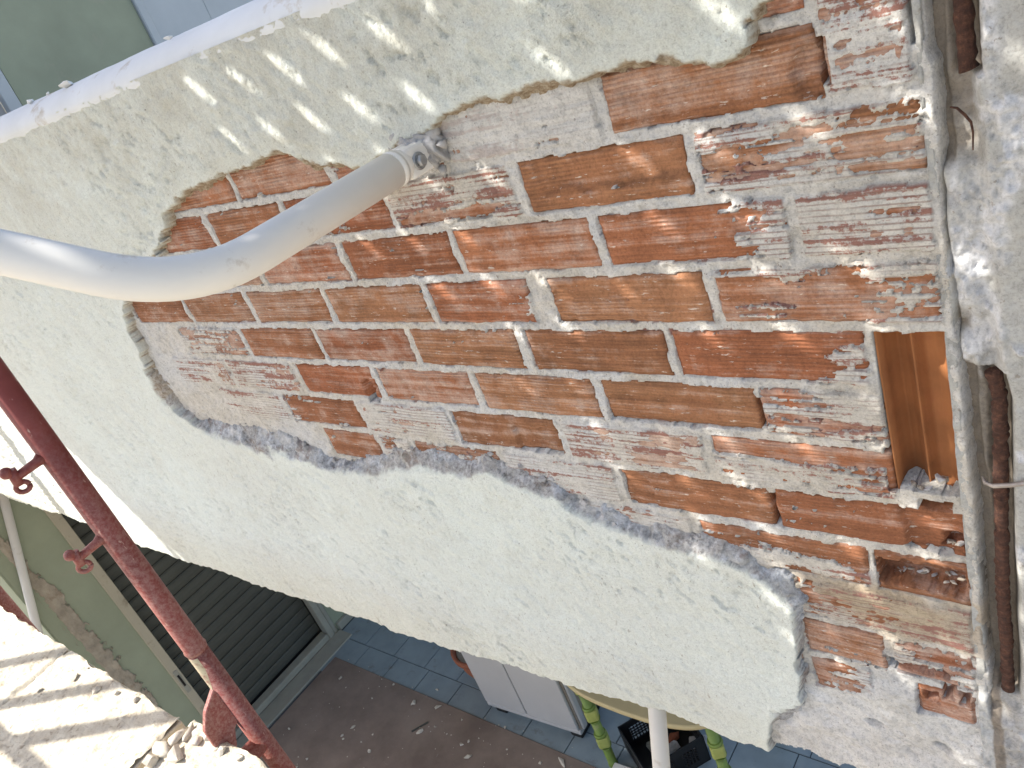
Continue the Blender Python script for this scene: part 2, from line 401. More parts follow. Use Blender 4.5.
# ================================================================== PARAPET WALL
par = empty('parapet_wall', (-2.5, .92, -1.5), 'balcony parapet of hollow red brick under broken off-white plaster', 'wall')
TH = .025                                             # coat thickness
# traced edge of the painted coat (its face) ...
outer_px = [(790, -60), (775, 0), (762, 14), (749, 21), (749, 48), (736, 57), (722, 62), (700, 60), (683, 64), (662, 61), (641, 66), (626, 63),
            (607, 71), (592, 75), (580, 79), (567, 82), (555, 80), (537, 81), (525, 87), (519, 92), (495, 95), (476, 99), (457, 106), (445, 114), (435, 121),
            (424, 131), (405, 133), (392, 140), (380, 152), (372, 162), (356, 164), (340, 162), (322, 166), (310, 161), (300, 155), (282, 151), (272, 152), (260, 160),
            (240, 165), (225, 172), (215, 180), (200, 186), (190, 187), (179, 198), (168, 212), (164, 230), (160, 245), (156, 260), (142, 275), (128, 290),
            (123, 302), (127, 327), (137, 352), (150, 380), (160, 400), (180, 417), (200, 430), (225, 445), (250, 452), (280, 457), (317, 470),
            (340, 475), (355, 475), (380, 482), (397, 472), (422, 474), (445, 474), (470, 481), (487, 474), (500, 480), (515, 490), (540, 499), (555, 502), (570, 512), (590, 524),
            (600, 526), (630, 537), (662, 551), (687, 555), (710, 560), (740, 572), (765, 585), (775, 597), (792, 612), (795, 635), (797, 672), (799, 706), (770, 712), (769, 752), (765, 800)]
# ... and where the broken section meets the brick
inner_px = [(800, -60), (783, 0), (768, 14), (753, 24), (752, 52), (738, 62), (722, 67), (700, 64), (683, 69), (662, 66), (641, 71), (626, 68),
            (607, 76), (592, 80), (580, 85), (567, 90), (555, 90), (537, 92), (525, 97), (519, 100), (495, 103), (476, 108), (457, 114), (445, 121), (435, 130),
            (424, 140), (405, 142), (392, 150), (380, 160), (372, 169), (356, 168), (340, 166), (322, 170), (310, 165), (300, 159), (282, 155), (272, 156), (260, 164),
            (240, 169), (225, 177), (215, 186), (202, 191), (194, 194), (185, 204), (174, 216), (170, 232), (166, 248), (162, 264), (150, 280), (138, 292),
            (132, 302), (137, 327), (147, 352), (165, 380), (181, 405), (200, 416), (222, 422), (245, 424), (270, 430), (300, 440), (330, 456),
            (350, 459), (372, 459), (390, 452), (407, 450), (450, 452), (490, 454), (520, 467), (552, 480), (577, 500), (596, 505), (610, 508),
            (637, 515), (675, 530), (700, 540), (715, 540), (740, 550), (760, 562), (792, 580), (801, 595), (804, 620), (803, 645), (803, 672), (806, 712), (776, 718), (776, 752), (776, 800)]
far = [(-.05, -1.9), (-.05, .35)]
PO = np.vstack([polyY(outer_px, WY - TH), np.array([(-.55, -1.9)] + far)])
PI = np.vstack([polyY(inner_px, WY), np.array([(-.545, -1.9)] + far)])
bot_px = [(0, 495), (16, 501), (29, 505), (47, 512), (60, 514), (77, 520), (125, 540), (160, 552), (200, 566), (220, 571), (250, 581), (282, 592), (307, 600), (340, 610),
          (370, 621), (390, 630), (425, 640), (456, 649), (508, 665), (562, 682), (655, 711), (689, 722), (722, 736), (746, 744), (769, 751), (788, 750), (818, 762), (848, 770)]
BE = polyY(bot_px, WY - TH); BE = BE[np.argsort(BE[:, 0])]
def zbot(x): return np.interp(x, BE[:, 0], BE[:, 1])

def heightfield(name, xs, ZZ, Y, mat, parent, keep=None, attrs=None):
    nx, nz = Y.shape
    V = np.stack([np.broadcast_to(xs[:, None], Y.shape), Y, ZZ], -1).reshape(-1, 3)
    i = np.arange(nx - 1)[:, None]; j = np.arange(nz - 1)[None, :]
    a = i * nz + j; F = np.stack([a, a + nz, a + nz + 1, a + 1], -1).reshape(-1, 4)
    if keep is not None:
        k = keep.ravel(); F = F[k[F].any(1)]
        used = np.zeros(len(V), bool); used[F.ravel()] = True
        idx = np.cumsum(used) - 1; F = idx[F]; V = V[used]
        attrs = {n: v.ravel()[used] for n, v in (attrs or {}).items()}
    return mk(name, V, F, mat, parent, True, attrs)

# --- painted coat
xs = [-.26]
while xs[-1] > -6.6:
    x = xs[-1]; xs.append(x - min(.034, max(.0032, .0030 * (1 + max(0, -x - 1.0) * 1.5))))
xs = np.array(xs[::-1])
NZ = 400
tt = np.linspace(0, 1, NZ)
rag = (fbm(xs * 14, xs * 0, 91, 4) - .5) * .022 + (fbm(xs * 60, xs * 0, 93, 3) - .5) * .010
zb = zbot(xs) + rag
ZT = .022
ZZ = zb[:, None] + (ZT - zb[:, None]) * tt[None, :]
XX = np.broadcast_to(xs[:, None], ZZ.shape)
farm = 1 + 1.3 * sst(-1.1, -1.8, XX)
wob = farm * (fbm(XX * 9, ZZ * 9, 4, 3) - .5) * .012 + farm * (fbm(XX * 40, ZZ * 40, 5, 4) - .5) * .016 + (fbm(XX * 130, ZZ * 130, 6, 3) - .5) * .007
do = sdist(PO, XX, ZZ); di = sdist(PI, XX, ZZ)
do_ = do + wob; lipw = (fbm(XX * 11, ZZ * 11, 59, 3) - .5) * .040 * sst(-.42, -.55, ZZ) + (fbm(XX * 60, ZZ * 60, 58, 3) - .5) * .012
di_ = di + wob * .8 + lipw
di_ = np.minimum(di_, do_ - .0025)
frac = np.where(do_ <= 0, 1.0, np.where(di_ >= 0, 0.0, np.clip(-di_ / (np.maximum(do_, 1e-4) - np.minimum(di_, -1e-4)), 0, 1)))
# dragged, torn trowel texture
u = XX * math.cos(.66) - ZZ * math.sin(.66); v = XX * math.sin(.66) + ZZ * math.cos(.66)
tear = fbm(u * 26 + 2 * fbm(XX * 8, ZZ * 8, 33, 2), v * 70, 31, 5, .6); tearm = sst(.45, .65, fbm(XX * 3.5, ZZ * 3.5, 37, 3))
pit = sst(.66, .8, fbm(u * 45, v * 110, 41, 2))
face = (fbm(XX * 2.2, ZZ * 2.2, 21, 3) - .5) * .014 + (fbm(XX * 24, ZZ * 24, 23, 5) - .5) * .0075 + (tear - .5) * .007 * (.35 + tearm) - pit * .004 * sst(.40, .62, fbm(XX * 5, ZZ * 5, 43, 3)) + (fbm(XX * 95, ZZ * 95, 25, 3) - .5) * .0042
h = TH + face * sst(0, .03, -do_)
broken = (fbm(XX * 55, ZZ * 55, 51, 4) - .5) * .022 + (fbm(XX * 160, ZZ * 160, 53, 2) - .5) * .010 + (fbm(XX * 22, ZZ * 22, 55, 3) - .5) * .014
hh = np.where(frac >= 1, h, (TH * frac ** .8) + broken * np.clip(4 * frac * (1 - frac), 0, 1) * .8 - .006 * (frac <= 0))
hh = np.where(di_ > .004, -.012, hh)
core = sst(.06, .30, 1 - frac + (fbm(XX * 30, ZZ * 30, 57, 4) - .5) * .5) * (frac < 1)
core = np.where(frac < .35, 1, core)
tan = np.maximum(np.where((ZZ > -.40), 1.0, 0.0), .75 * sst(-1.62, -1.75, XX) * sst(-.80, -.70, ZZ))
tan = np.clip(tan + sst(.55, .62, fbm(XX * 8, ZZ * 8, 61, 3)) * .25, 0, 1)
Y = WY - hh
# roll the bottom edge under
under = [(-.004, .006), (-.010, .022), (-.012, .06), (-.012, .13)]
Zx = np.stack([zb + a for a, b in under[::-1]], 1); Yx = np.stack([Y[:, 0] + b for a, b in under[::-1]], 1)
Y2 = np.concatenate([Yx, Y], 1); Z2 = np.concatenate([Zx, ZZ], 1)
pad = np.zeros_like(Zx)
keep = np.concatenate([np.ones_like(Zx, bool) & (di_[:, :1] < .012), di_ < .012], 1)
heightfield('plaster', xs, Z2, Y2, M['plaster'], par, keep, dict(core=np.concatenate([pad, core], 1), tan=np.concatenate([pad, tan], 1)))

# --- coping along the top
prof = [(.842, .002), (.834, .012), (.835, .022), (.842, .034), (.856, .046), (.878, .056), (.91, .062), (.96, .064), (1.0, .060), (1.012, .05), (1.012, .0)]
cx = np.concatenate([np.linspace(-6.6, -2.6, 90), np.linspace(-2.58, -.16, 240)])
PY = np.array([p[0] for p in prof]); PZ = np.array([p[1] for p in prof])
CX = np.broadcast_to(cx[:, None], (len(cx), len(prof)))
CY = PY[None] + (fbm(CX * 12, PY[None] * 30 + CX * 0, 71, 4) - .5) * .0025
CZ = PZ[None] + (fbm(CX * 9, PY[None] * 30 + CX * 0, 73, 4) - .5) * .0025
nx, nz = CX.shape; a = (np.arange(nx - 1)[:, None] * nz + np.arange(nz - 1)[None]); Fq = np.stack([a, a + nz, a + nz + 1, a + 1], -1).reshape(-1, 4)
mk('coping', np.stack([CX, CY, CZ], -1).reshape(-1, 3), Fq, M['coping'], par, True)
for i, (px, py, s) in enumerate([(66, 84, .02), (47, 93, .008), (30, 102, .012), (168, 38, .008)]):
    p = onY(px, py, .885); bm = bmesh.new(); chunk_bm(bm, (p[0], p[1], .063), s, 900 + i, (1.3, .8, .5)); bmk('plaster_crumb', bm, M['white'], par)

# --- core behind the bricks
box('core', -6.6, -.16, .912, 1.008, -1.50, .02, M['cement'], par)

# --- brick layout: row tops measured on the wall
ROW0 = -.160; PITCH = .0893; BH = .0745
def row(i): zt = ROW0 - PITCH * (i - 1); return zt - BH, zt
# (row, x0, x1, mortar cover, dust)
B = [
 (0, -.95, -.70, .9, .5), (0, -.68, -.43, .9, .5), (0, -.41, -.310, .55, .4), (0, -1.2, -.97, .9, .5), (0, -1.46, -1.22, .9, .5),
 (1, -1.68, -1.41, 0, .35), (1, -1.393, -1.12, 0, .45), (1, -1.10, -.855, .25, .4), (1, -.835, -.578, 1.0, .9), (1, -.560, -.304, 0, .42),
 (2, -1.82, -1.563, 0, .45), (2, -1.547, -1.295, 0, .4), (2, -1.278, -1.015, .1, .35), (2, -.998, -.742, .80, .7), (2, -.724, -.472, 0, .05), (2, -.455, -.214, .60, .6),
 (3, -1.98, -1.73, .2, .5), (3, -1.715, -1.462, 0, .5), (3, -1.448, -1.186, .12, .6), (3, -1.169, -.906, 0, .25), (3, -.892, -.636, 0, .4), (3, -.620, -.366, .0, .12), (3, -.352, -.213, .78, .7),
 (4, -2.10, -1.842, .1, .4), (4, -1.826, -1.570, .05, .45), (4, -1.551, -1.296, .0, .5), (4, -1.279, -1.014, 0, .45), (4, -.999, -.782, 0, .35), (4, -.741, -.489, 0, .2), (4, -.472, -.213, .56, .6),
 (5, -1.93, -1.668, .60, .9), (5, -1.651, -1.388, .0, .5), (5, -1.374, -1.106, 0, .6), (5, -1.091, -.844, 0, .35), (5, -.821, -.571, 0, .15), (5, -.557, -.300, 0, .10),
 (6, -2.05, -1.80, .6, .9), (6, -1.785, -1.528, .62, .9), (6, -1.508, -1.260, .0, .2), (6, -1.239, -.990, 0, .6), (6, -.972, -.722, 0, .35), (6, -.705, -.455, 0, .05), (6, -.447, -.290, .52, .5),
 (7, -1.90, -1.64, .66, 1.0), (7, -1.620, -1.362, .0, .2), (7, -1.345, -1.09, .9, .9), (7, -1.075, -.829, .1, .3), (7, -.812, -.556, .95, .8), (7, -.539, -.289, .38, .3),
 (8, -1.53, -1.352, 0, .4), (8, -1.335, -1.24, .7, .6), (8, -1.225, -1.00, .4, .6), (8, -.985, -.740, .95, .8), (8, -.722, -.469, 0, .15), (8, -.459, -.213, 0, .12),
 (9, -1.15, -.89, .9, .8), (9, -.875, -.618, .92, .8), (9, -.600, -.340, .08, .3), (9, -.330, -.212, .0, .2),
 (10, -.73, -.475, .5, .5), (10, -.458, -.216, .93, .5), (11, -.60, -.475, .5, .5), (11, -.462, -.338, .12, .55), (11, -.325, -.216, .55, .5),
 (12, -.60, -.475, .5, .5), (12, -.462, -.368, .38, .55), (12, -.300, -.220, .1, .5)]
SOLD = (-.297, -.219, -.232, .005)
HOLL = (-.289, -.211, -.760, -.512)
# broken-out pockets: (x0, x1, z0, z1, depth)
CAV = [(-.262, -.224, -.791, -.769, .030), (-.243, -.214, -.855, -.826, .022), (-.330, -.214, -.934, -.884, .036), (-1.300, -1.268, -.690, -.640, .022),
       (-.262, -.245, -1.160, -1.130, .02), (-.240, -.226, -1.165, -1.135, .02), (-.290, -.268, -1.178, -1.150, .02), (-.335, -.25, -1.118, -1.098, .018)]
SCAR = [(-.690, -.478, -.300, -.246, .005), (-.535, -.30, -.235, -.17, .002), (-.93, -.832, -.776, -.715, .008), (-.715, -.455, -.687, -.632, .0035), (-.738, -.705, -.500, -.44, .004),
        (-.722, -.67, -.862, -.792, .005), (-.330, -.303, -.235, -.175, .010), (-1.508, -1.26, -.650, -.615, .004), (-.285, -.213, -.862, -.78, .010)]
def cav_depth(X, Z, wig):
    d = np.zeros_like(X)
    for x0, x1, z0, z1, dep in CAV:
        e = np.minimum(np.minimum(X - x0, x1 - X), np.minimum(Z - z0, z1 - Z)) + wig * .006
        d = np.maximum(d, dep * sst(0, .005, e))
    return d

# --- mortar bed: joints, smears over the bricks, slab edge
mx = [-.158]
while mx[-1] > -2.3:
    x = mx[-1]; mx.append(x - (.0024 if x > -1.25 else .0036))
mx = np.array(mx[::-1]); mz = np.arange(-1.475, .035, .0024)
X, Z = np.meshgrid(mx, mz, indexing='ij')
inb = np.full(X.shape, -1.0); cov = np.full(X.shape, 2.0)
n1 = fbm(X * 30, Z * 30, 101, 5); n2 = fbm(X * 12, Z * 150, 103, 4); n3 = fbm(X * 9, Z * 9, 105, 4); n4 = fbm(X * 110, Z * 110, 107, 3)
jit = (fbm(X * 45, Z * 45, 109, 3) - .5) * .007
bricks = [(x0, x1, *row(i), c) for i, x0, x1, c, d in B] + [(SOLD[0], SOLD[1], SOLD[2], SOLD[3], .93)]
for x0, x1, z0, z1, c in bricks:
    e = np.minimum(np.minimum(X - x0, x1 - X), np.minimum(Z - z0, z1 - Z)) + jit
    s = e > 0; inb = np.where(s, np.maximum(inb, e), inb); cov = np.where(s, c, cov)
# local overrides: (x, z, rx, rz, delta)
for cx_, cz_, rx, rz_, dl in [(-.385, -.385, .05, .06, 1.0), (-.318, -.565, .035, .05, .9), (-.77, -.475, .035, .05, .9), (-.50, -.745, .16, .02, .55), (-.43, -.735, .1, .02, .4), (-.40, -.775, .12, .02, .5),
                           (-.49, -.715, .10, .015, -.6), (-.34, -.712, .05, .014, -.7), (-.95, -.735, .10, .02, -.5), (-.60, -.705, .03, .02, .5), (-.335, -.595, .03, .02, .6),
                           (-.37, -.30, .05, .02, -.25), (-.40, -.46, .08, .02, -.3), (-.34, -.455, .09, .02, -.25), (-.93, -.315, .05, .015, -.6), (-.82, -.31, .04, .014, -.5), (-.95, -.30, .06, .02, -.2),
                           (-.36, -.185, .06, .03, .0), (-.55, -1.0, .1, .1, .4), (-1.9, -.75, .3, .12, .5), (-1.7, -.70, .2, .1, .3), (-2.0, -.6, .1, .05, .3), (-.48, -.93, .13, .02, .45), (-.40, -.925, .08, .02, .5),
                           (-.44, -.98, .02, .05, -.9), (-.36, -1.045, .10, .014, -.25), (-.26, -1.075, .06, .012, -.5), (-.37, -1.17, .02, .06, .6), (-.30, -.625, .03, .03, .3)]:
    q = ((X - cx_) / rx) ** 2 + ((Z - cz_) / rz_) ** 2
    cov = cov + dl * np.exp(-q) * (cov < 1.5)
n5 = rng.random(X.shape)
cc = cov + (n2 - .5) * 1.15 + (n1 - .5) * .45 + (n3 - .5) * .35 + (n4 - .5) * .6 + (n5 - .5) * .12
cm = sst(.46, .58, cc)
joint = inb < 0
hm = np.where(joint, -.0012 + (n1 - .5) * .011 + (n4 - .5) * .005, -.0055 + (.0078 + (n1 - .5) * .0045 + (n2 - .5) * .004) * cm + (n4 - .5) * .002 * cm)
scar = np.zeros_like(X)
for a, b, c, e, dep in SCAR:
    q = np.minimum(np.minimum(X - a, b - X), np.minimum(Z - c, e - Z)) + (fbm(X * 50, Z * 50, 77, 3) - .5) * .018
    scar = np.maximum(scar, dep * sst(-.002, .003, q))
hm = np.where((scar > .001) & ~joint & (cov < .5), np.minimum(hm, -.007 - scar * 1.6), hm)
# open joints
for x0, x1, z0, z1 in [(-.4675, -.4605, -.857, -.795), (-.456, -.450, -.672, -.625), (-.293, -.288, -.756, -.69), (-.2118, -.2085, -.20, -.10), (-.301, -.297, -.222, -.175)]:
    s = (X > x0 - .004) & (X < x1 + .004) & (Z > z0) & (Z < z1); hm = np.where(s, np.minimum(hm, -.03), hm)
slab = sst(-1.165, -1.225, Z + (n3 - .5) * .12 - .05 * sst(-.40, -.32, X))
slab = np.where((X > -.30) & (Z > -1.20), 0, slab)
bigl = (fbm(X * 7, Z * 7, 121, 4) - .5) * .026 + (fbm(X * 28, Z * 28, 123, 5) - .5) * .016 + (n4 - .5) * .004
hm = np.where(slab > 0, hm * (1 - slab) + slab * (.006 + bigl), hm)
edge = sst(-.213, -.205, X); hm = hm * (1 - edge) + edge * (.000 + (n1 - .5) * .008 + (n4 - .5) * .004)
hm = np.where((X > HOLL[0]) & (X < HOLL[1]) & (Z > HOLL[2] + .012 * n1) & (Z < HOLL[3] - .010 * n3), -.0505, hm)
hm = np.where(cav_depth(X, Z, jit / .006 + .3) > .0004, -.046, hm)
for px, py, r in [(875, 722, .012), (944, 746, .012), (867, 623, .005)]:
    p = onY(px, py); hm = hm - .022 * np.exp(-(((X - p[0]) / r) ** 2 + ((Z - p[2]) / (r * .7)) ** 2) ** 2)
whit = np.clip(slab + (cov >= .86) * (Z > -.33) * .8, 0, 1)
tanm = np.exp(-(((X + .34) / .13) ** 2 + ((Z + .99) / .05) ** 2)) * (cov > .4) * .9 + .7 * np.exp(-(((X + .97) / .06) ** 2 + ((Z + .255) / .035) ** 2)) + .35 * sst(-1.15, -1.04, Z) * sst(-.93, -.95, Z) * sst(.5, .6, n3)
pink = np.where(joint, 0, 1) * (1 - slab) * np.where((cov > .94) & (Z > -.30), .3, 1)
mdi = sdist(PI, X, Z)
xedge = -.2010 - .0063 * (Z + .5) + (fbm(X * 0, Z * 9, 131, 6, .7) - .5) * .016
ez = sst(xedge - .007, xedge + .001, X)
hm = hm - .030 * np.clip((X - xedge + .001) / .007, 0, 1.5) + ez * ((fbm(X * 75, Z * 75, 133, 4) - .5) * .012 + (rng.random(X.shape) - .5) * .0015)
zbm = zbot(mx) + (fbm(mx * 25, mx * 0, 95, 4) - .5) * .03
keepm = (X < xedge + .010) & (mdi > -.045) & (Z > zbm[:, None] - .004)
heightfield('mortar_bed', mx, Z, WY - hm, M['mortar'], par, keepm, dict(white=whit, tanm=np.clip(tanm, 0, 1), pink=pink))
# bare underside of the slab edge at the right
xs2 = mx[mx > -.60]; zz = np.interp(xs2, mx, zbm)
V = []; 
for k, (dy, dz) in enumerate([(-.002, .012), (.006, 0.), (.04, -.006), (.15, -.004)]):
    for x, z in zip(xs2, zz): V.append((x, WY + dy, z + dz))
n = len(xs2); Fq = [(k * n + i, (k + 1) * n + i, (k + 1) * n + i + 1, k * n + i + 1) for k in range(3) for i in range(n - 1)]
mk('slab_edge', V, Fq, M['concrete'], par, True, dict(white=np.full(len(V), .5), dark=np.zeros(len(V))))

# --- bricks, one by one
def brick_mesh(x0, x1, z0, z1, seed, nx, nz, vertical=False):
    gx = np.linspace(0, 1, nx); gz = np.linspace(0, 1, nz)
    X, Z = np.meshgrid(x0 + (x1 - x0) * gx, z0 + (z1 - z0) * gz, indexing='ij')
    ed = np.minimum(np.minimum(X - x0, x1 - X), np.minimum(Z - z0, z1 - Z))
    w = (fbm(X * 60, Z * 60, seed, 3) - .5)
    tilt = (vnoise(np.array([seed * 1.7]), np.array([.3]), 3)[0] - .5) * .006
    rib = (fbm(X * 2.5 + seed, Z * 190, seed + 5, 3) - .5) if not vertical else (fbm(X * 190, Z * 2.5 + seed, seed + 5, 3) - .5)
    d = (tilt * (X - x0) / max(.05, x1 - x0) + rib * .0032 + (fbm(X * 18, Z * 18, seed + 9, 3) - .5) * .004)
    d = d + .004 * (1 - sst(0, .006, ed + w * .006))
    for a, b, c, e, dep in SCAR:
        q = np.minimum(np.minimum(X - a, b - X), np.minimum(Z - c, e - Z)) + (fbm(X * 50, Z * 50, 77, 3) - .5) * .018
        d = d + dep * sst(0, .003, q) * (1 + (fbm(X * 35, Z * 35, 79, 3) - .5) * .8)
    wig = (fbm(X * 80, Z * 80, 83, 3) - .5) * 2
    d = d + cav_depth(X, Z, wig)
    # uneven arrises
    jx = (fbm(Z * 70 + seed, X * 9, seed + 2, 3) - .5) * .005; jz = (fbm(X * 45 + seed, Z * 9, seed + 3, 3) - .5) * .005
    fx = np.abs(2 * (X - x0) / (x1 - x0) - 1) ** 6; fz = np.abs(2 * (Z - z0) / (z1 - z0) - 1) ** 3
    P = np.stack([X + jx * fx, WY + d, Z + jz * fz], -1)
    V = list(P.reshape(-1, 3)); F = []
    for i in range(nx - 1):
        for j in range(nz - 1):
            a = i * nz + j; F.append((a, a + nz, a + nz + 1, a + 1))
    ring = [(i, 0) for i in range(nx)] + [(nx - 1, j) for j in range(1, nz)] + [(i, nz - 1) for i in range(nx - 2, -1, -1)] + [(0, j) for j in range(nz - 2, 0, -1)]
    base = len(V)
    for i, j in ring: p = P[i, j]; V.append((p[0], WY + .045, p[2]))
    m_ = len(ring)
    for k in range(m_):
        a = ring[k][0] * nz + ring[k][1]; b2 = ring[(k + 1) % m_]; b_ = b2[0] * nz + b2[1]
        F.append((b_, a, base + k, base + (k + 1) % m_))
    return V, F
def paint(o, dust, r):
    k = r.uniform(.82, 1.15); w = r.uniform(-.02, .02)
    o.color = (.300 * k, (.128 + w) * k, (.064 + w * .6) * k, dust * .7)
rr = random.Random(3)
for i, x0, x1, c, d in B:
    z0, z1 = row(i); near = x1 > -1.1
    if c >= .95: near = False
    V, F = brick_mesh(x0, x1, z0, z1, int(i * 37 + abs(x0) * 100), 56 if near else 30, 28 if near else 14)
    o = mk('brick', V, F, M['brick'], par, True); paint(o, d, rr)
V, F = brick_mesh(*SOLD, 555, 26, 60, True); o = mk('brick', V, F, M['brick'], par, True); paint(o, .7, rr)
# the end brick whose face has come off: two long cells lie open
x0, x1, z0, z1 = HOLL
gx = np.concatenate([[0, .001, .03, .05], np.linspace(.07, .93, 36), [.95, .97, .999, 1]]); gz = np.linspace(0, 1, 40)
U, W_ = np.meshgrid(gx, gz, indexing='ij')
lean = .010 * (1 - W_)
Xh = x0 + (x1 - x0) * U
prof1 = np.interp(U, [0, .03, .06, .16, .30, .40, .445, .49, .58, .74, .86, .93, .955, 1], [.003, .003, .030, .040, .036, .026, .018, .024, .031, .031, .024, .016, .003, .003])
Yh = WY + prof1 * 1.15 + (fbm(Xh * 40, W_ * 3, 8, 3) - .5) * .003
capz = np.minimum(W_, 1 - W_) * (z1 - z0)
Yh = np.where(capz < .004, np.minimum(Yh, WY + .006), Yh)
Zh = z0 + (z1 - z0) * W_
V = np.stack([Xh + lean * .3, Yh, Zh], -1).reshape(-1, 3)
nz = 40; Fh = np.array([(a, a + nz, a + nz + 1, a + 1) for i in range(len(gx) - 1) for a in range(i * nz, i * nz + nz - 1)])
o = mk('brick', V, Fh, M['clay'], par, True)
o['label'] = 'end brick broken open along two long cells'
# crumbs in the pockets and mortar on the open brick
for i, (px, py, y, s) in enumerate([(940, 512, .882, .008), (930, 508, .884, .006), (950, 540, .876, .012), (958, 545, .874, .010), (886, 566, .888, .012), (897, 572, .886, .010), (908, 570, .888, .012),
                                    (915, 578, .880, .009), (925, 572, .886, .009), (938, 577, .882, .011), (950, 574, .886, .008), (958, 580, .876, .011), (884, 572, .884, .009), (945, 584, .872, .008), (900, 582, .88, .007),
                                    (912, 484, .870, .011), (940, 480, .868, .013), (925, 490, .864, .012), (890, 655, .872, .010), (905, 660, .872, .009)]):
    for k in range(3):
        q = onY(px + rng.uniform(-5, 5), py + rng.uniform(-3, 3), y + rng.uniform(0, .006)); bm = bmesh.new(); chunk_bm(bm, q, s * rng.uniform(.3, .62), 300 + i * 3 + k, (1.4, .8, .7))
        bmk('mortar_crumb', bm, [M['rubble'], M['cement'], M['raw']][(i + k) % 3], par)
# loose lumps along the torn lower lip of the coat
for i in range(46):
    k = rng.integers(58, 82); f = rng.random(); a = np.array(inner_px[k]) * (1 - f) + np.array(outer_px[k + 1]) * f
    p = onY(a[0], a[1], WY - TH * (.25 + .5 * f)); bm = bmesh.new(); chunk_bm(bm, (p[0], p[1] + .004, p[2]), rng.uniform(.004, .010), 500 + i, (1.3, .8, .8)); bmk('mortar_crumb', bm, M['cement'], par)

# ================================================================== CONCRETE COLUMN at the end of the parapet
col = empty('concrete_column', (.05, .93, FZ), 'rough concrete column with exposed rusty bars beside the brick end', 'column')
box('shaft', -.14, .34, .905, 1.2, FZ, 1.4, M['concrete'], col)
kx = np.concatenate([np.arange(-.213, -.09, .0017), np.arange(-.09, .36, .008)]); kz = np.arange(-1.60, .30, .0032)
X, Z = np.meshgrid(kx, kz, indexing='ij')
e1 = (fbm(X * 20, Z * 20, 201, 4) - .5); e2 = (fbm(X * 70, Z * 70, 203, 4) - .5); shift = (fbm(X * 0 + 3, Z * 9, 205, 3) - .5) * .012
xa = X + shift + .018 * (Z + .5) * .35                # seam leans a touch
gap = sst(-.205, -.199, xa) * sst(-.150, -.166, xa + .004)
mid = sst(-.62, -.50, Z + e1 * .2) * sst(-.30, -.40, Z + e1 * .2)   # stretch refilled with white plaster
e3 = (fbm(X * 160, Z * 160, 209, 3) - .5)
hk = .013 + (fbm(X * 6, Z * 6, 211, 3) - .5) * .008 + e2 * .0035 + e3 * .001
seam = sst(-.203, -.200, xa) * sst(-.186, -.190, xa)
strip = 1 - sst(-.2015, -.1985, xa); hk = hk * (1 - strip) + strip * (-.001 + e2 * .008 + e3 * .002)
hk = hk - gap * (.029 + e2 * .012 + e1 * .008) * (1 - mid * .5) - seam * .006 * (1 - mid)
patch = np.clip(mid * sst(-.205, -.19, X + e1 * .02) * sst(-.145, -.165, X + e1 * .08) + sst(.60, .68, fbm(X * 22, Z * 22, 207, 5)) * sst(-.19, -.16, X) * sst(-.11, -.14, X) * (Z < -.2) + .8 * np.exp(-(((X + .15) / .008) ** 2 + ((Z + .20) / .05) ** 2)), 0, 1)
hk = hk + patch * (.002 + e1 * .010 + e2 * .016 + e3 * .010)
low = sst(-1.08, -1.15, Z + e1 * .1); hk = hk * (1 - low) + low * (.010 + e1 * .022 + e2 * .016 + e3 * .004)
def rebar_x(z): return np.interp(z, [-1.12, -1.0, -.90, -.75, -.60, -.55, -.24, -.05, .3], [-.176, -.174, -.174, -.168, -.163, -.170, -.171, -.174, -.178])
on = (((Z < -.56) & (Z > -1.105)) | (Z > -.235))
groove = np.exp(-((X - rebar_x(Z)) / .0125) ** 4) * on
hk = hk * (1 - groove) + groove * -.024
dark = np.clip(seam * (1 - mid) * .7 + gap * (1 - mid) * .38 + groove * .9 + sst(-.008, -.016, hk) * .5, 0, 1)  # brown seam and groove tone, with recess shade painted into the colour
heightfield('face', kx, Z, WY - hk, M['concrete'], col, None, dict(white=np.clip(patch * (.45 + 1.1 * sst(.4, .6, fbm(X * 45, Z * 45, 215, 4))) + low * .35, 0, 1), dark=dark))
def bar(z0, z1, n, seed):
    bm = bmesh.new(); zs_ = np.linspace(z0, z1, n); pts = []; rad = []
    r2 = random.Random(seed)
    for z in zs_: pts.append((rebar_x(z) + r2.uniform(-.0008, .0008), WY + .0015, z)); rad.append(.0080 * r2.uniform(.84, 1.16))
    atube(bm, pts, rad, 12); return bmk('reinforcing_bar', bm, M['rust'], col)
bar(-1.10, -.565, 110, 1); bar(-.232, .30, 80, 2)
tube('tie_wire', [(-.185, WY - .006, -.712), (-.181, WY - .013, -.716), (-.172, WY - .017, -.716), (-.155, WY - .018, -.711), (-.135, WY - .018, -.704), (-.12, WY - .01, -.700)], [.0012, .0028, .003, .003, .003, .003], M['wire'], col, 8)
p = [onY(*q, y=WY - .012) for q in ((950, 107), (957, 108), (965, 115), (971, 122), (973, 132), (973, 150))]
tube('tie_wire', p, [.0008, .0014, .0016, .0014, .001, .0007], M['rust'], col, 6)
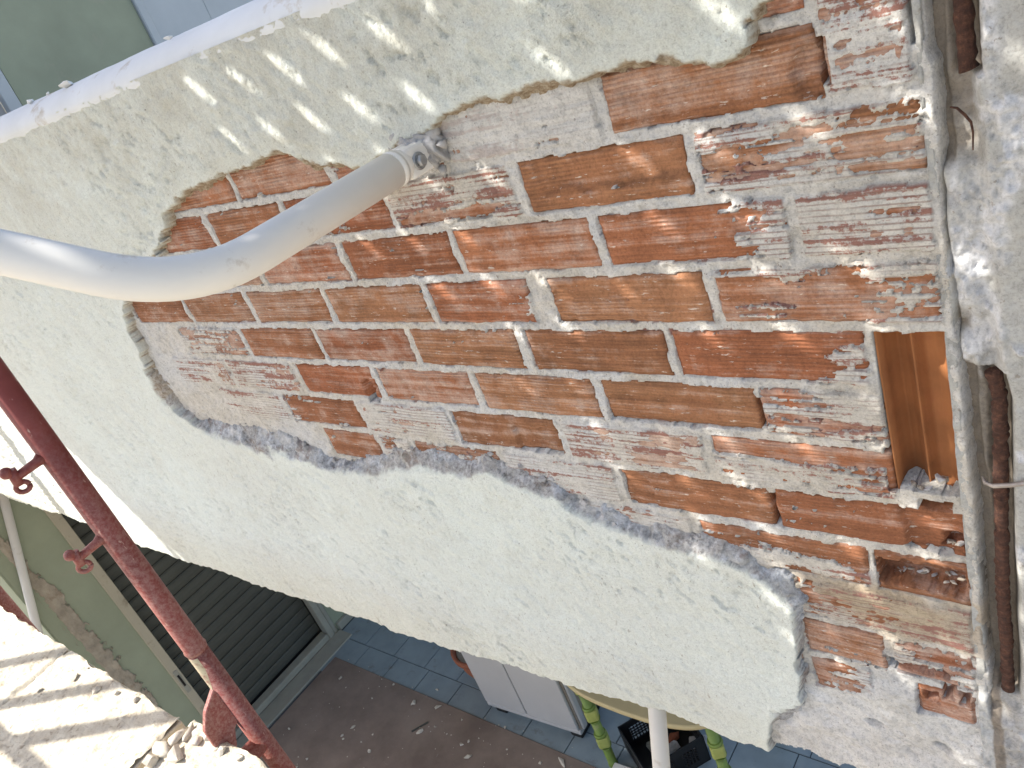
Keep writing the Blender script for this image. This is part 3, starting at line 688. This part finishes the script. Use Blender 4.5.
# ================================================================== SIDE OF THE HOUSE (x = -5) with the doors
side = empty('house_side_wall', (-5.1, 2.4, FZ), 'green painted house wall with a dark roller shutter door below', 'wall')
SX = -5.0; TOPZ = 2.2
def wbox(n, y0, y1, z0, z1, mat, x0=-5.22, x1=SX, bev=0): return box(n, x0, x1, y0, y1, z0, z1, mat, side, bev)
wbox('wall_panel', .63, .985, FZ - .05, -1.58, M['green'])
wbox('wall_panel', 1.04, 2.02, -1.30, -1.23, M['green'])
wbox('wall_panel', 2.10, 4.25, FZ - .05, -1.23, M['green'])
wbox('wall_panel', 2.12, 3.03, -1.22, TOPZ, M['green'])
wbox('wall_panel', 1.015, 2.03, 1.0, TOPZ, M['green'])
# lower door
fr = box('door_frame', -5.06, -4.988, .985, 1.045, FZ, -1.30, M['frame'], side, .004)
box('latch_plate', -4.989, -4.984, 1.000, 1.030, -3.42, -3.22, M['gframe'], fr, .002); box('latch_slot', -4.985, -4.981, 1.008, 1.022, -3.36, -3.26, M['black'], fr)
f2 = box('door_frame', -5.06, -4.985, 2.012, 2.060, FZ, -1.30, M['gframe'], side, .004)
box('door_frame', -5.07, -4.995, 2.063, 2.098, FZ, -1.30, M['gframe'], side, .004)
box('bottom_rail', -5.07, -4.99, 1.046, 2.011, FZ + .005, FZ + .06, M['gframe'], side, .004)
box('door_sill', -4.985, -4.83, .97, 2.11, FZ - .04, FZ - .001 + .012, M['gframe'], side, .006)
box('skirting', -4.999, -4.965, 2.112, 4.2, FZ, FZ + .07, M['gframe'], side, .004)
sh = box('roller_shutter', -5.19, -5.10, 1.03, 2.03, FZ, -1.30, M['black'], side)
n = 0; z = FZ + .06
bm = bmesh.new()
prof = [(0, 0), (.010, .012), (.013, .045), (.010, .076), (.002, .088)]
yA, yB = 1.045, 2.012
for yy in (yA, yB):
    for px_, pz_ in prof: bm.verts.new((px_, yy, pz_))
bm.verts.ensure_lookup_table(); k = len(prof)
for i in range(k - 1): bm.faces.new((bm.verts[i], bm.verts[k + i], bm.verts[k + i + 1], bm.verts[i + 1]))
bm.faces.new([bm.verts[i] for i in (0, k - 1, 2 * k - 1, k)])
bmesh.ops.recalc_face_normals(bm, faces=bm.faces)
slat_me = bpy.data.meshes.new('slat'); bm.to_mesh(slat_me); bm.free(); slat_me.materials.append(M['slat'])
while z < -1.42:
    o = bpy.data.objects.new('slat', slat_me); C.objects.link(o); o.parent = sh; o.location = Vector((-5.098, 0, z)) - wloc(sh); z += .0905
# upper door and the panel beyond the corner trim
box('door_frame', -5.05, -4.985, 2.040, 2.112, -1.22, TOPZ, M['palepanel'], side, .004)
box('door_leaf', -5.10, -5.05, 1.0, 2.04, -1.22, 1.0, M['cab'], side)
box('corner_trim', -5.03, -4.975, 3.033, 3.085, -1.22, TOPZ, M['palepanel'], side, .006)
box('side_panel', -5.12, -4.995, 3.088, 3.50, -1.22, TOPZ, M['palepanel'], side, .003); box('side_panel', -5.12, -4.998, 3.503, 4.25, -1.22, TOPZ, M['palepanel'], side, .003)
# torn edge where the coat has come off the corner
ys_ = np.linspace(.66, .96, 60); zs_ = np.linspace(-3.95, -1.35, 260); Yg, Zg = np.meshgrid(ys_, zs_, indexing='ij')
e = (fbm(Yg * 22, Zg * 14, 301, 6, .72) - .5); band = sst(.69, .70, Yg + e * .04 + .02 * (Zg + 2.6)) * sst(.80, .79, Yg + e * .10 + .05 * (Zg + 2.6))
xh = -4.998 + .006 + e * .012 + (fbm(Yg * 60, Zg * 60, 303, 3) - .5) * .008 - .03 * np.exp(-((Yg + e * .04 + .02 * (Zg + 2.6) - .703) / .006) ** 2)
V = np.stack([np.where(band > .3, xh, -5.03), Yg, Zg], -1).reshape(-1, 3); nz = len(zs_)
a = np.arange(len(ys_) - 1)[:, None] * nz + np.arange(nz - 1)[None]; Fq = np.stack([a, a + 1, a + nz + 1, a + nz], -1).reshape(-1, 4)
V = V[:, [0, 1, 2]]; Fq = Fq[:, ::-1]
mk('torn_plaster', V, Fq, M['raw'], side, True)
# front face of the house going away to the left
bm = bmesh.new(); abox(bm, -9.5, -5.225, .62, .9, FZ - .05, -1.60); abox(bm, -5.225, -5.004, .62, .629, FZ - .05, -1.60)
bmk('front_wall', bm, M['green'], side)
# ================================================================== WHITE BENT TUBE
P0 = Vector(onY(430, 148)); P0.y = WY
arm = empty('bent_tube', P0, 'thick white bent tube bolted to a bracket in the brick', 'tube')
c0 = P0 + Vector((0, -.075, 0)); bend = P0 + Vector((0, -.440, 0)); nxt = Vector((-.21, -.135, .152)).normalized()
r_b = .17; pts = [c0]; d0 = Vector((0, -1, 0)); ang = d0.angle(nxt); tl = r_b * math.tan(ang / 2)
for k in range(13):
    t = k / 12; a = bend - d0 * tl * (1 - t) if t < 1 else bend
    q0 = bend - d0 * tl; q2 = bend + nxt * tl
    pts.append((1 - t) ** 2 * q0 + 2 * t * (1 - t) * bend + t * t * q2)
pts += [bend + nxt * (tl + .1), bend + nxt * (tl + .8)]
TR = .0255
tube('tube', pts, TR, M['tube'], arm, 40)
tube('end_collar', [c0 + Vector((0, .020, 0)), c0 + Vector((0, .012, 0)), c0 + Vector((0, .004, 0)), c0 + Vector((0, -.006, 0)), c0 + Vector((0, -.012, 0))], [.017, .0215, .0245, .0258, .0256], M['tube'], arm, 40)
ca = c0 + Vector((0, .035, 0))
bm = bmesh.new(); atube(bm, [ca + Vector((-.006, -.02, .0)), ca + Vector((-.006, .0, 0)), ca + Vector((-.004, .030, 0))], [.021, .020, .012], 20); bmk('end_fitting', bm, M['tube'], arm)
bm = bmesh.new(); abox(bm, P0.x - .004, P0.x + .018, P0.y - .068, P0.y + .02, P0.z - .024, P0.z + .020, .006, 3); bmk('bracket_tab', bm, M['tube'], arm)
bm = bmesh.new(); abox(bm, P0.x - .030, P0.x - .012, P0.y - .066, P0.y + .02, P0.z - .022, P0.z + .020, .006, 3); bmk('bracket_tab', bm, M['tube'], arm)
bc = Vector((P0.x + .018, P0.y - .048, P0.z - .003))
bt = tube('bolt', [bc + Vector((-.004, 0, 0)), bc + Vector((.002, 0, 0)), bc + Vector((.003, 0, 0))], [.0125, .0125, .011], M['zinc'], arm, 24)
tube('bolt_head', [bc + Vector((.002, 0, 0)), bc + Vector((.009, 0, 0)), bc + Vector((.0105, 0, 0))], [.009, .009, .007], M['zinc'], bt, 6)
bm = bmesh.new(); bmesh.ops.create_icosphere(bm, subdivisions=5, radius=1)
for vv in bm.verts:
    p = vv.co.copy(); s_ = 1 + .75 * (float(fbm(np.array([p.x * 4 + 5]), np.array([p.y * 4 + p.z * 4]), 9, 4)[0]) - .5)
    vv.co = Vector((P0.x - .002 + p.x * .040 * s_, P0.y - .004 + p.y * .030 * s_, P0.z + .004 + p.z * .033 * s_))
bmk('mortar_collar', bm, M['cement'], arm, True)
for i, (dx, dz, s) in enumerate([(-.020, .040, .012), (.005, .038, .010), (.028, .026, .012), (.036, .006, .010), (-.035, .022, .016), (-.05, .03, .010), (.02, -.03, .009), (-.055, .018, .016), (-.042, .030, .014), (-.07, .006, .012), (-.03, .036, .010), (-.062, -.008, .012), (-.05, .002, .014)]):
    bm = bmesh.new(); chunk_bm(bm, P0 + Vector((dx, -.012, dz)), s, 800 + i); bmk('mortar_lump', bm, M['cement'], arm, True)

# ================================================================== WHITE POLES under the balcony
def pole(S, d, L, r, label):
    S = Vector(S); d = Vector(d).normalized()
    o = empty('awning_pole', S, label, 'pole', 'white awning poles')
    tube('tube', [S - d * .12, S + d * L], r, M['tube'], o, 24)
    tube('end_cap', [S + d * L, S + d * (L + .012), S + d * (L + .018)], [r * 1.06, r * 1.06, r * .8], M['gframe'], o, 24)
    return o
pole((-.853, .870, -1.495), (-.004, -.043, -.13), .9, .0195, 'white pole coming down under the plaster beside the black crate')
pole((-4.97, .86, -1.62), (0, -.30, -.81), 1.6, .0235, 'thin white pole leaning out before the green wall')

# ================================================================== SCAFFOLD
SY = .3625; OY = -.62; SR = .0213
def scaffold(x, label, dense=True):
    o = empty('scaffold', (x, .0, FZ - .06), label, 'scaffold', 'red scaffold frames')
    for y in (SY, OY):
        tube('standard', [(x, y, FZ - .05), (x, y, -.974)], SR, M['red'], o, 24)
        box('base_plate', x - .07, x + .07, y - .07, y + .07, FZ - .06, FZ - .048, M['zinc'], o)
        bm = bmesh.new(); atube(bm, [(x, y, -.974), (x, y, -.966), (x, y, -.962), (x, y, 1.6)], [SR + .001, SR + .0028, SR + .0008, SR + .0008], 24); bmk('standard', bm, M['red'], o)
        if y > 0 and dense:
            for z in (-.471, -.657, .50, .69):
                h = tube('hook', [(x, y - SR + .008, z + .003), (x, y - SR - .008, z), (x, y - .070, z - .002)], [.014, .0085, .0075], M['red'], o, 12)
                tube('pin', [(x, y - .068, z + .014), (x, y - .070, z - .016)], .0085, M['red'], h, 12)
                bm = bmesh.new(); bmesh.ops.create_uvsphere(bm, u_segments=10, v_segments=8, radius=.0105); bmesh.ops.translate(bm, verts=bm.verts, vec=(x, y - .076, z + .013)); bmk('pin_head', bm, M['red'], h, True)
                bm = bmesh.new(); atube(bm, [(x + .005 * math.cos(t), y - .068 + .0095 * math.cos(t), z - .022 + .0095 * math.sin(t)) for t in np.linspace(0, 6.2, 14)], .0045, 8); bmk('ring', bm, M['red'], h)
            bm = bmesh.new()
            pr = [(y - SR + .006, -1.064), (y - .058, -1.096), (y - .080, -1.130), (y - .084, -1.215), (y - .048, -1.215), (y - SR - .012, -1.176), (y - SR + .006, -1.168)]
            A = [bm.verts.new((x - .007, a, b)) for a, b in pr]; Bv = [bm.verts.new((x + .007, a, b)) for a, b in pr]
            bm.faces.new(A); bm.faces.new(Bv[::-1])
            for k in range(len(pr)): bm.faces.new((A[k], A[(k + 1) % len(pr)], Bv[(k + 1) % len(pr)], Bv[k]))
            bmesh.ops.bevel(bm, geom=bm.edges[:], offset=.002, segments=1, affect='EDGES'); bmk('gusset', bm, M['red'], o)
            tube('stub', [(x, y - SR + .004, -1.246), (x, y - .08, -1.240)], .010, M['red'], o, 12)
    tube('transom', [(x, SY, -1.262), (x, OY, -1.262)], .021, M['red'], o, 16)
    tube('transom', [(x, SY, 1.065), (x, OY, 1.065)], .021, M['red'], o, 16)
    return o
f1 = scaffold(-1.508, 'worn red scaffold frame with hooks and a bare yellowish sleeve patch')
bm = bmesh.new()                                                    # worn patch of bare metal on the standard
r = SR + .0006; pr = []
for k in range(15):
    a = math.radians(-165 + 130 * k / 14); rz_ = .085 * (1 - (abs(k - 7) / 8) ** 2)
    pr.append([bm.verts.new((-1.508 + r * math.cos(a), SY + r * math.sin(a), zz)) for zz in (-.978, -.985 - rz_ * .5, -.99 - rz_)])
for a, b in zip(pr, pr[1:]):
    for j in range(2): bm.faces.new((a[j], b[j], b[j + 1], a[j + 1]))
bmk('worn_patch', bm, simple('bare_sleeve', (.44, .39, .27), .6, .2, 40, dirt=(.25, .10, .08), dirt_amt=.35, dscale=60), f1, True)
scaffold(-3.25, 'red scaffold frame beyond the dusty deck near the white leaning pole')
scaffold(-4.75, 'red scaffold frame farther along the parapet', False)
scaffold(1.2, 'red scaffold frame at the column end of the parapet', False)
rl = empty('guard_rail', (-2.5, OY, .25), 'red guard rail tubes along the open side of the scaffold', 'rail')
for z in (.26, -.30): tube('rail', [(-7.0, OY - .045, z), (1.3, OY - .045, z)], .019, M['red'], rl, 12)
tube('brace', [(-5.82, OY, 2.55), (-5.20, OY, .88)], .0215, M['red'], rl, 12)
for x in (-3.5, -3.8): tube('ladder_stile', [(x, OY, FZ - .05), (x, OY, 1.6)], .020, M['red'], rl, 12)
def deck_board(x0, x1, y0, y1, zt, mat, label, fine=False):
    o = empty('scaffold_deck', ((x0 + x1) / 2, (y0 + y1) / 2, zt - .035), label, 'scaffold deck', 'dusty deck boards')
    if fine:
        gx = np.arange(x0, min(x1, -.85), .005); gy = np.arange(max(y0, -.15), y1 + .001, .005)
        X, Yg = np.meshgrid(gx, gy, indexing='ij')
        ed = np.minimum(y1 - Yg, np.minimum(X - x0, x1 - X)) + (fbm(X * 30, Yg * 30, 405, 3) - .5) * .02
        h_ = (fbm(X * 14, Yg * 14, 401, 5) - .5) * .003 + sst(.64, .78, fbm(X * 60, Yg * 60, 403, 4)) * .004 - .008 * (1 - sst(-.004, .008, ed))
        yy = Yg + np.where(Yg > y1 - .012, (fbm(X * 18, X * 0, 407, 4) - .5) * .016, 0)
        V = np.stack([X, yy, zt + h_], -1).reshape(-1, 3); ny = len(gy)
        a = np.arange(len(gx) - 1)[:, None] * ny + np.arange(ny - 1)[None]; Fq = np.stack([a, a + ny, a + ny + 1, a + 1], -1).reshape(-1, 4)
        mk('dust_crust', V, Fq, mat, o, True)
    box('board', x0, x1, y0, y1 - .002, zt - .035, zt - .008, mat, o, .003)
    return o
DZ = -1.18
deck_board(-2.266, -1.672, -.60, .294, DZ, M['deck'], 'sunlit deck board caked in mortar beside the red frame', True)
deck_board(-3.20, -2.270, -.60, .294, DZ + .001, M['deck'], 'sunlit dusty deck board past the thin joint', True)
deck_board(-1.640, 1.15, -.60, .306, DZ, M['deck'], 'dusty deck board with rubble under the red frame', True)
deck_board(-6.6, -3.29, -.60, .294, DZ, M['deck'], 'dusty deck board along the far scaffold bay')
box('joint_strip', -1.672, -1.640, -.60, .28, DZ - .062, DZ - .034, M['ply'], f1)
for i, (px, py, s, sq) in enumerate([(178, 738, .013, (1.5, .9, .8)), (190, 733, .011, (1.6, .8, .7)), (165, 752, .016, (1.5, .9, .8)), (198, 742, .010, (1.2, 1, .8)), (176, 757, .014, (1.4, 1, .7)), (207, 737, .009, (1.2, 1, .7)), (150, 764, .015, (1.3, .9, .7)),
                                     (97, 690, .008, (1.3, 1, .6)), (116, 693, .007, (1.2, 1, .6)), (75, 678, .008, (1.3, 1, .6)), (40, 690, .006, (1.2, 1, .6)), (222, 752, .009, (1.2, 1, .6)), (240, 757, .007, (1.2, 1, .6)), (215, 748, .006, (1.2, 1, .6)), (135, 700, .007, (1.2, 1, .6))]):
    w = ray(px, py); w = w / w[2] * (DZ + .002); s *= 1.45; bm = bmesh.new(); chunk_bm(bm, (w[0], w[1], DZ + s * .3), s, 1000 + i, sq)
    o = bmk('mortar_chunk', bm, M['rubble'], None, i < 4)
    if i < 7: tag(o, 'lump of pale mortar lying in the gap between the deck boards', 'rubble', 'mortar lumps in the deck gap')
    else: tag(o, 'small crumb of mortar lying on the sunlit deck boards', 'rubble', 'mortar crumbs on the deck')
gb = box('shade_board', -7.75, -4.1, .297, .32, DZ - .02, -.50, M['ply'], None); tag(gb, 'unseen plywood board added by the far deck to shade the terrace floor', 'board')  # out of view, added to block the sun from the terrace floor
# upper deck: perforated steel planks in the near bays, plywood deck beyond
UZ = 1.12
hole_r = .0112
def perforated(x0, x1, label):
    o = empty('perforated_deck', ((x0 + x1) / 2, -.1, UZ - .03), label, 'scaffold deck', 'perforated steel decks overhead')
    widths = [(-.60, -.2917), (-.2915, .0167), (.0169, .41)]
    for wy0, wy1 in widths:
        pitch = .1125; rows_ = []
        cell_x = pitch / 2; cell_y = .045
        xa_ = np.arange(x0, x1 - 1e-6, cell_x); nyc = max(1, int(round((wy1 - wy0) / cell_y))); ch = (wy1 - wy0) / nyc
        bm = bmesh.new(); NV = 12
        for ix, xx in enumerate(xa_):
            w_ = min(cell_x, x1 - xx)
            for j in range(nyc):
                yb = wy0 + j * ch
                k0 = bm.verts.new((xx, yb, UZ)); k1 = bm.verts.new((xx + w_, yb, UZ)); k2 = bm.verts.new((xx + w_, yb + ch, UZ)); k3 = bm.verts.new((xx, yb + ch, UZ))
                if (ix + j) % 2 == 0 and .02 < w_ and rng.random() > .05 and yb < .25:
                    hr = hole_r * rng.uniform(.92, 1.22); cxh = xx + w_ / 2 + rng.uniform(-.004, .004); cyh = yb + ch / 2 + rng.uniform(-.003, .003)
                    cir = [bm.verts.new((cxh + hr * math.cos(2 * math.pi * k / NV - 3 * math.pi / 4), cyh + hr * math.sin(2 * math.pi * k / NV - 3 * math.pi / 4), UZ)) for k in range(NV)]
                    cor = [k0, k1, k2, k3]; q = NV // 4
                    for s_ in range(4):
                        arc = [cir[(s_ * q + t) % NV] for t in range(q + 1)]
                        bm.faces.new([cor[s_], cor[(s_ + 1) % 4]] + arc[::-1])
                else: bm.faces.new((k0, k1, k2, k3))
        bmesh.ops.remove_doubles(bm, verts=bm.verts, dist=.0004)
        bmk('plank', bm, M['steel'], o)
        box('plank_edge', x0, x1, wy0, wy0 + .003, UZ - .045, UZ - .001, M['steel'], o); box('plank_edge', x0, x1, wy1 - .003, wy1, UZ - .045, UZ - .001, M['steel'], o)
perforated(-2.37, -.30, 'perforated steel deck overhead casting light dots on the wall')
perforated(-.28, 1.8, 'perforated steel deck overhead beyond the column')
o = box('plywood_deck', -5.08, -2.36, -.60, .41, UZ - .025, UZ - .005, M['ply'], None, .002); tag(o, 'solid plywood scaffold deck overhead shading the far plaster', 'scaffold deck')

# ================================================================== THINGS ON THE TERRACE
# cabinet
th = math.atan2(2.007 - 1.965, .705); cb = empty('storage_cabinet', (-2.95, 2.1, FZ), 'pale grey two-door cabinet on dark feet standing on the tiles', 'cabinet')
def cbox(n, x0, x1, y0, y1, z0, z1, mat, bev=0, parent=cb, seg=2):
    return box(n, x0, x1, y0, y1, z0, z1, mat, parent, bev, seg, th, (-3.302, 1.965, 0))
X0 = -3.302; Y0 = 1.965
cbox('body', X0, X0 + .70, Y0 + .022, Y0 + .27, FZ + .07, FZ + 1.0, M['cabside'], .006)
d1 = cbox('door', X0 + .002, X0 + .318, Y0, Y0 + .02, FZ + .095, FZ + .97, M['cab'], .006)
d2 = cbox('door', X0 + .326, X0 + .690, Y0, Y0 + .02, FZ + .095, FZ + .97, M['cab'], .006)
cbox('plinth', X0, X0 + .70, Y0 + .002, Y0 + .05, FZ + .055, FZ + .092, M['cab'], .008)
cbox('edge_strip', X0 + .693, X0 + .716, Y0 + .03, Y0 + .07, FZ + .08, FZ + .97, M['cab'], .008)
for xx in (.04, .60): cbox('foot', X0 + xx, X0 + xx + .085, Y0 + .015, Y0 + .12, FZ, FZ + .058, M['black'], .01)
for xx in (.04, .60): cbox('foot', X0 + xx, X0 + xx + .085, Y0 + .19, Y0 + .25, FZ, FZ + .058, M['black'], .01)
# terracotta pot
pot = empty('plant_pot', (-3.485, 2.215, FZ), 'terracotta pot half hidden behind the pale cabinet', 'pot')
def lathe(name, c, prof, mat, parent, n=28):
    bm = bmesh.new(); rings = [[bm.verts.new((c[0] + r * math.cos(2 * math.pi * k / n), c[1] + r * math.sin(2 * math.pi * k / n), c[2] + z)) for k in range(n)] for r, z in prof]
    for a, b in zip(rings, rings[1:]):
        for k in range(n): f = bm.faces.new((a[k], a[(k + 1) % n], b[(k + 1) % n], b[k])); f.smooth = True
    bm.faces.new(rings[0][::-1]); bm.faces.new(rings[-1]); return bmk(name, bm, mat, parent)
lathe('pot_body', (-3.485, 2.215, FZ), [(.10, 0), (.15, .14), (.165, .25)], M['terra'], pot)
lathe('pot_rim', (-3.485, 2.215, FZ), [(.166, .245), (.182, .25), (.185, .29), (.165, .292), (.16, .26)], M['terra'], pot)
lathe('soil', (-3.485, 2.215, FZ), [(.16, .255), (.15, .268)], M['ground'], pot)
# table with a bowed cream top and jointed green legs
tz = -3.222; tc = (-2.02, 2.215)
tb = empty('garden_table', (tc[0], tc[1], FZ), 'cream bowed table top on jointed green legs over the black crate', 'table')
out = []
hw, hd = .50, .34
for k in range(96):
    a = 2 * math.pi * k / 96; ca_, sa_ = math.cos(a), math.sin(a)
    sx_ = math.copysign(abs(ca_) ** .5, ca_); sy_ = math.copysign(abs(sa_) ** .5, sa_)
    out.append((tc[0] + hw * sx_, tc[1] + hd * sy_ + math.copysign(.045, sa_) * (1 - sx_ * sx_)))
bm = bmesh.new(); lev = [(.985, -.032), (1, -.028), (1, -.006), (.985, 0)]; n = len(out)
rings = [[bm.verts.new((tc[0] + (x - tc[0]) * s_, tc[1] + (y - tc[1]) * s_, tz + dz)) for x, y in out] for s_, dz in lev]
for a, b in zip(rings, rings[1:]):
    for k in range(n): f = bm.faces.new((a[k], a[(k + 1) % n], b[(k + 1) % n], b[k])); f.smooth = True
bm.faces.new(rings[0][::-1]); bm.faces.new(rings[-1]); bmk('table_top', bm, M['tablem'], tb)
for lx, ly, sh_ in ((-2.375, 1.955, 0.), (-1.625, 1.955, .10), (-2.375, 2.46, 0.), (-1.625, 2.46, .05)):
    lg = tube('leg', [(lx, ly, FZ), (lx, ly, FZ + .012), (lx, ly, tz - .03)], [.030, .0255, .0265], M['prop'], tb, 20)
    z = FZ + .215 + sh_
    while z < tz - .06:
        bm = bmesh.new(); abox(bm, lx - .034, lx + .034, ly - .034, ly + .034, z - .042, z + .042, .012, 2, math.radians(38)); bmk('joint', bm, M['nut'], lg)
        tube('collar', [(lx, ly, z + .046), (lx, ly, z + .064)], [.038, .034], M['prop'], lg, 20); tube('collar', [(lx, ly, z - .060), (lx, ly, z - .044)], [.031, .037], M['prop'], lg, 20)
        z += .225
# crate
ct = empty('plastic_crate', (-2.08, 2.15, FZ), 'black plastic crate with slotted sides under the cream table', 'crate')
A = Vector((-2.345, 2.06, FZ)); e1_ = Vector((.55, .835, 0)).normalized(); e2_ = Vector((.835, -.55, 0)).normalized(); L1, L2, HH = .36, .32, .20
def slab_q(bm, o, a, b, h0, h1, t, nrm):
    vs = [o + a + Vector((0, 0, h0)), o + b + Vector((0, 0, h0)), o + b + Vector((0, 0, h1)), o + a + Vector((0, 0, h1))]
    i = [bm.verts.new(v) for v in vs]; j = [bm.verts.new(v + nrm * t) for v in vs]
    bm.faces.new(i); bm.faces.new(j[::-1])
    for k in range(4): bm.faces.new((i[k], i[(k + 1) % 4], j[(k + 1) % 4], j[k]))
for o_, d_, n_, L in ((A, e1_, e2_, L1), (A + e2_ * L2, e1_, -e2_, L1), (A, e2_, e1_, L2), (A + e1_ * L1, e2_, -e1_, L2)):
    bm = bmesh.new(); t = .007
    slab_q(bm, o_, d_ * 0, d_ * L, .0, .045, t, n_); slab_q(bm, o_, d_ * 0, d_ * L, .155, HH, t, n_)
    for f in (.0, .44, .84): slab_q(bm, o_, d_ * (L * f), d_ * (L * min(1, f + .16)), .045, .155, t * .96, n_)
    for f in np.arange(.17, .84, .055): slab_q(bm, o_, d_ * (L * f), d_ * (L * f + .006), .045, .155, t * .9, n_)
    for zz in (.068, .088, .108, .130): slab_q(bm, o_, d_ * (L * .16), d_ * (L * .84), zz, zz + .006, t * .8, n_)
    bmk('side_panel', bm, M['black'], ct)
bm = bmesh.new(); slab_q(bm, A, e1_ * 0, e1_ * L1, .004, .012, L2, e2_); bmk('base', bm, M['black'], ct)
for i, (f, g2, s) in enumerate([(.55, .5, .05), (.7, .35, .04), (.4, .3, .045)]):
    q = A + e1_ * L1 * f + e2_ * L2 * g2; bm = bmesh.new(); chunk_bm(bm, (q.x, q.y, FZ + .012 + s * .5), s, 1400 + i, (1.3, .8, .7))
    o = bmk('broken_piece', bm, [M['cement'], M['terra'], M['gframe']][i], None)
    tag(o, ['grey broken lump lying inside the black crate', 'reddish broken lump lying inside the black crate', 'small olive grey lump lying inside the black crate'][i], 'rubble')
w = ray(698, 741); w = w / w[2] * (FZ + .03)
o = box('grey_block', w[0] - .05, w[0] + .05, w[1] - .035, w[1] + .035, FZ, FZ + .035, M['cement'], None, .008, 2, .5); tag(o, 'small flat grey block lying on the tiles beside the table leg', 'block')
w = ray(640, 778); w = w / w[2] * (FZ + .02)
o = box('pale_board', w[0] - .17, w[0] + .14, w[1] - .08, w[1] + .034, FZ + .009, FZ + .03, M['white'], None, .003, 1, .06); tag(o, 'pale board end lying at the foot of the green table leg', 'board')
for i, (px, py, s) in enumerate([(413, 704, .022), (438, 707, .018), (420, 732, .02), (462, 745, .016), (560, 763, .03), (468, 757, .018), (353, 727, .014), (437, 690, .012)]):
    w = ray(px, py); w = w / w[2] * (FZ + .01); bm = bmesh.new(); chunk_bm(bm, (w[0], w[1], FZ + .009 + s * .22), s, 1500 + i, (1.5, .9, .5)); o = bmk('mortar_chunk', bm, M['rubble'], None)
    tag(o, 'flat flake of mortar lying on the brown floor sheet', 'rubble', 'mortar flakes on the floor sheet')
w = ray(420, 727); w = w / w[2] * (FZ + .01)
o = box('wood_sliver', w[0] - .06, w[0] + .06, w[1] - .006, w[1] + .006, FZ + .008, FZ + .016, M['slat'], None, .002, 1, 1.0); tag(o, 'thin dark sliver lying on the brown floor sheet', 'debris')
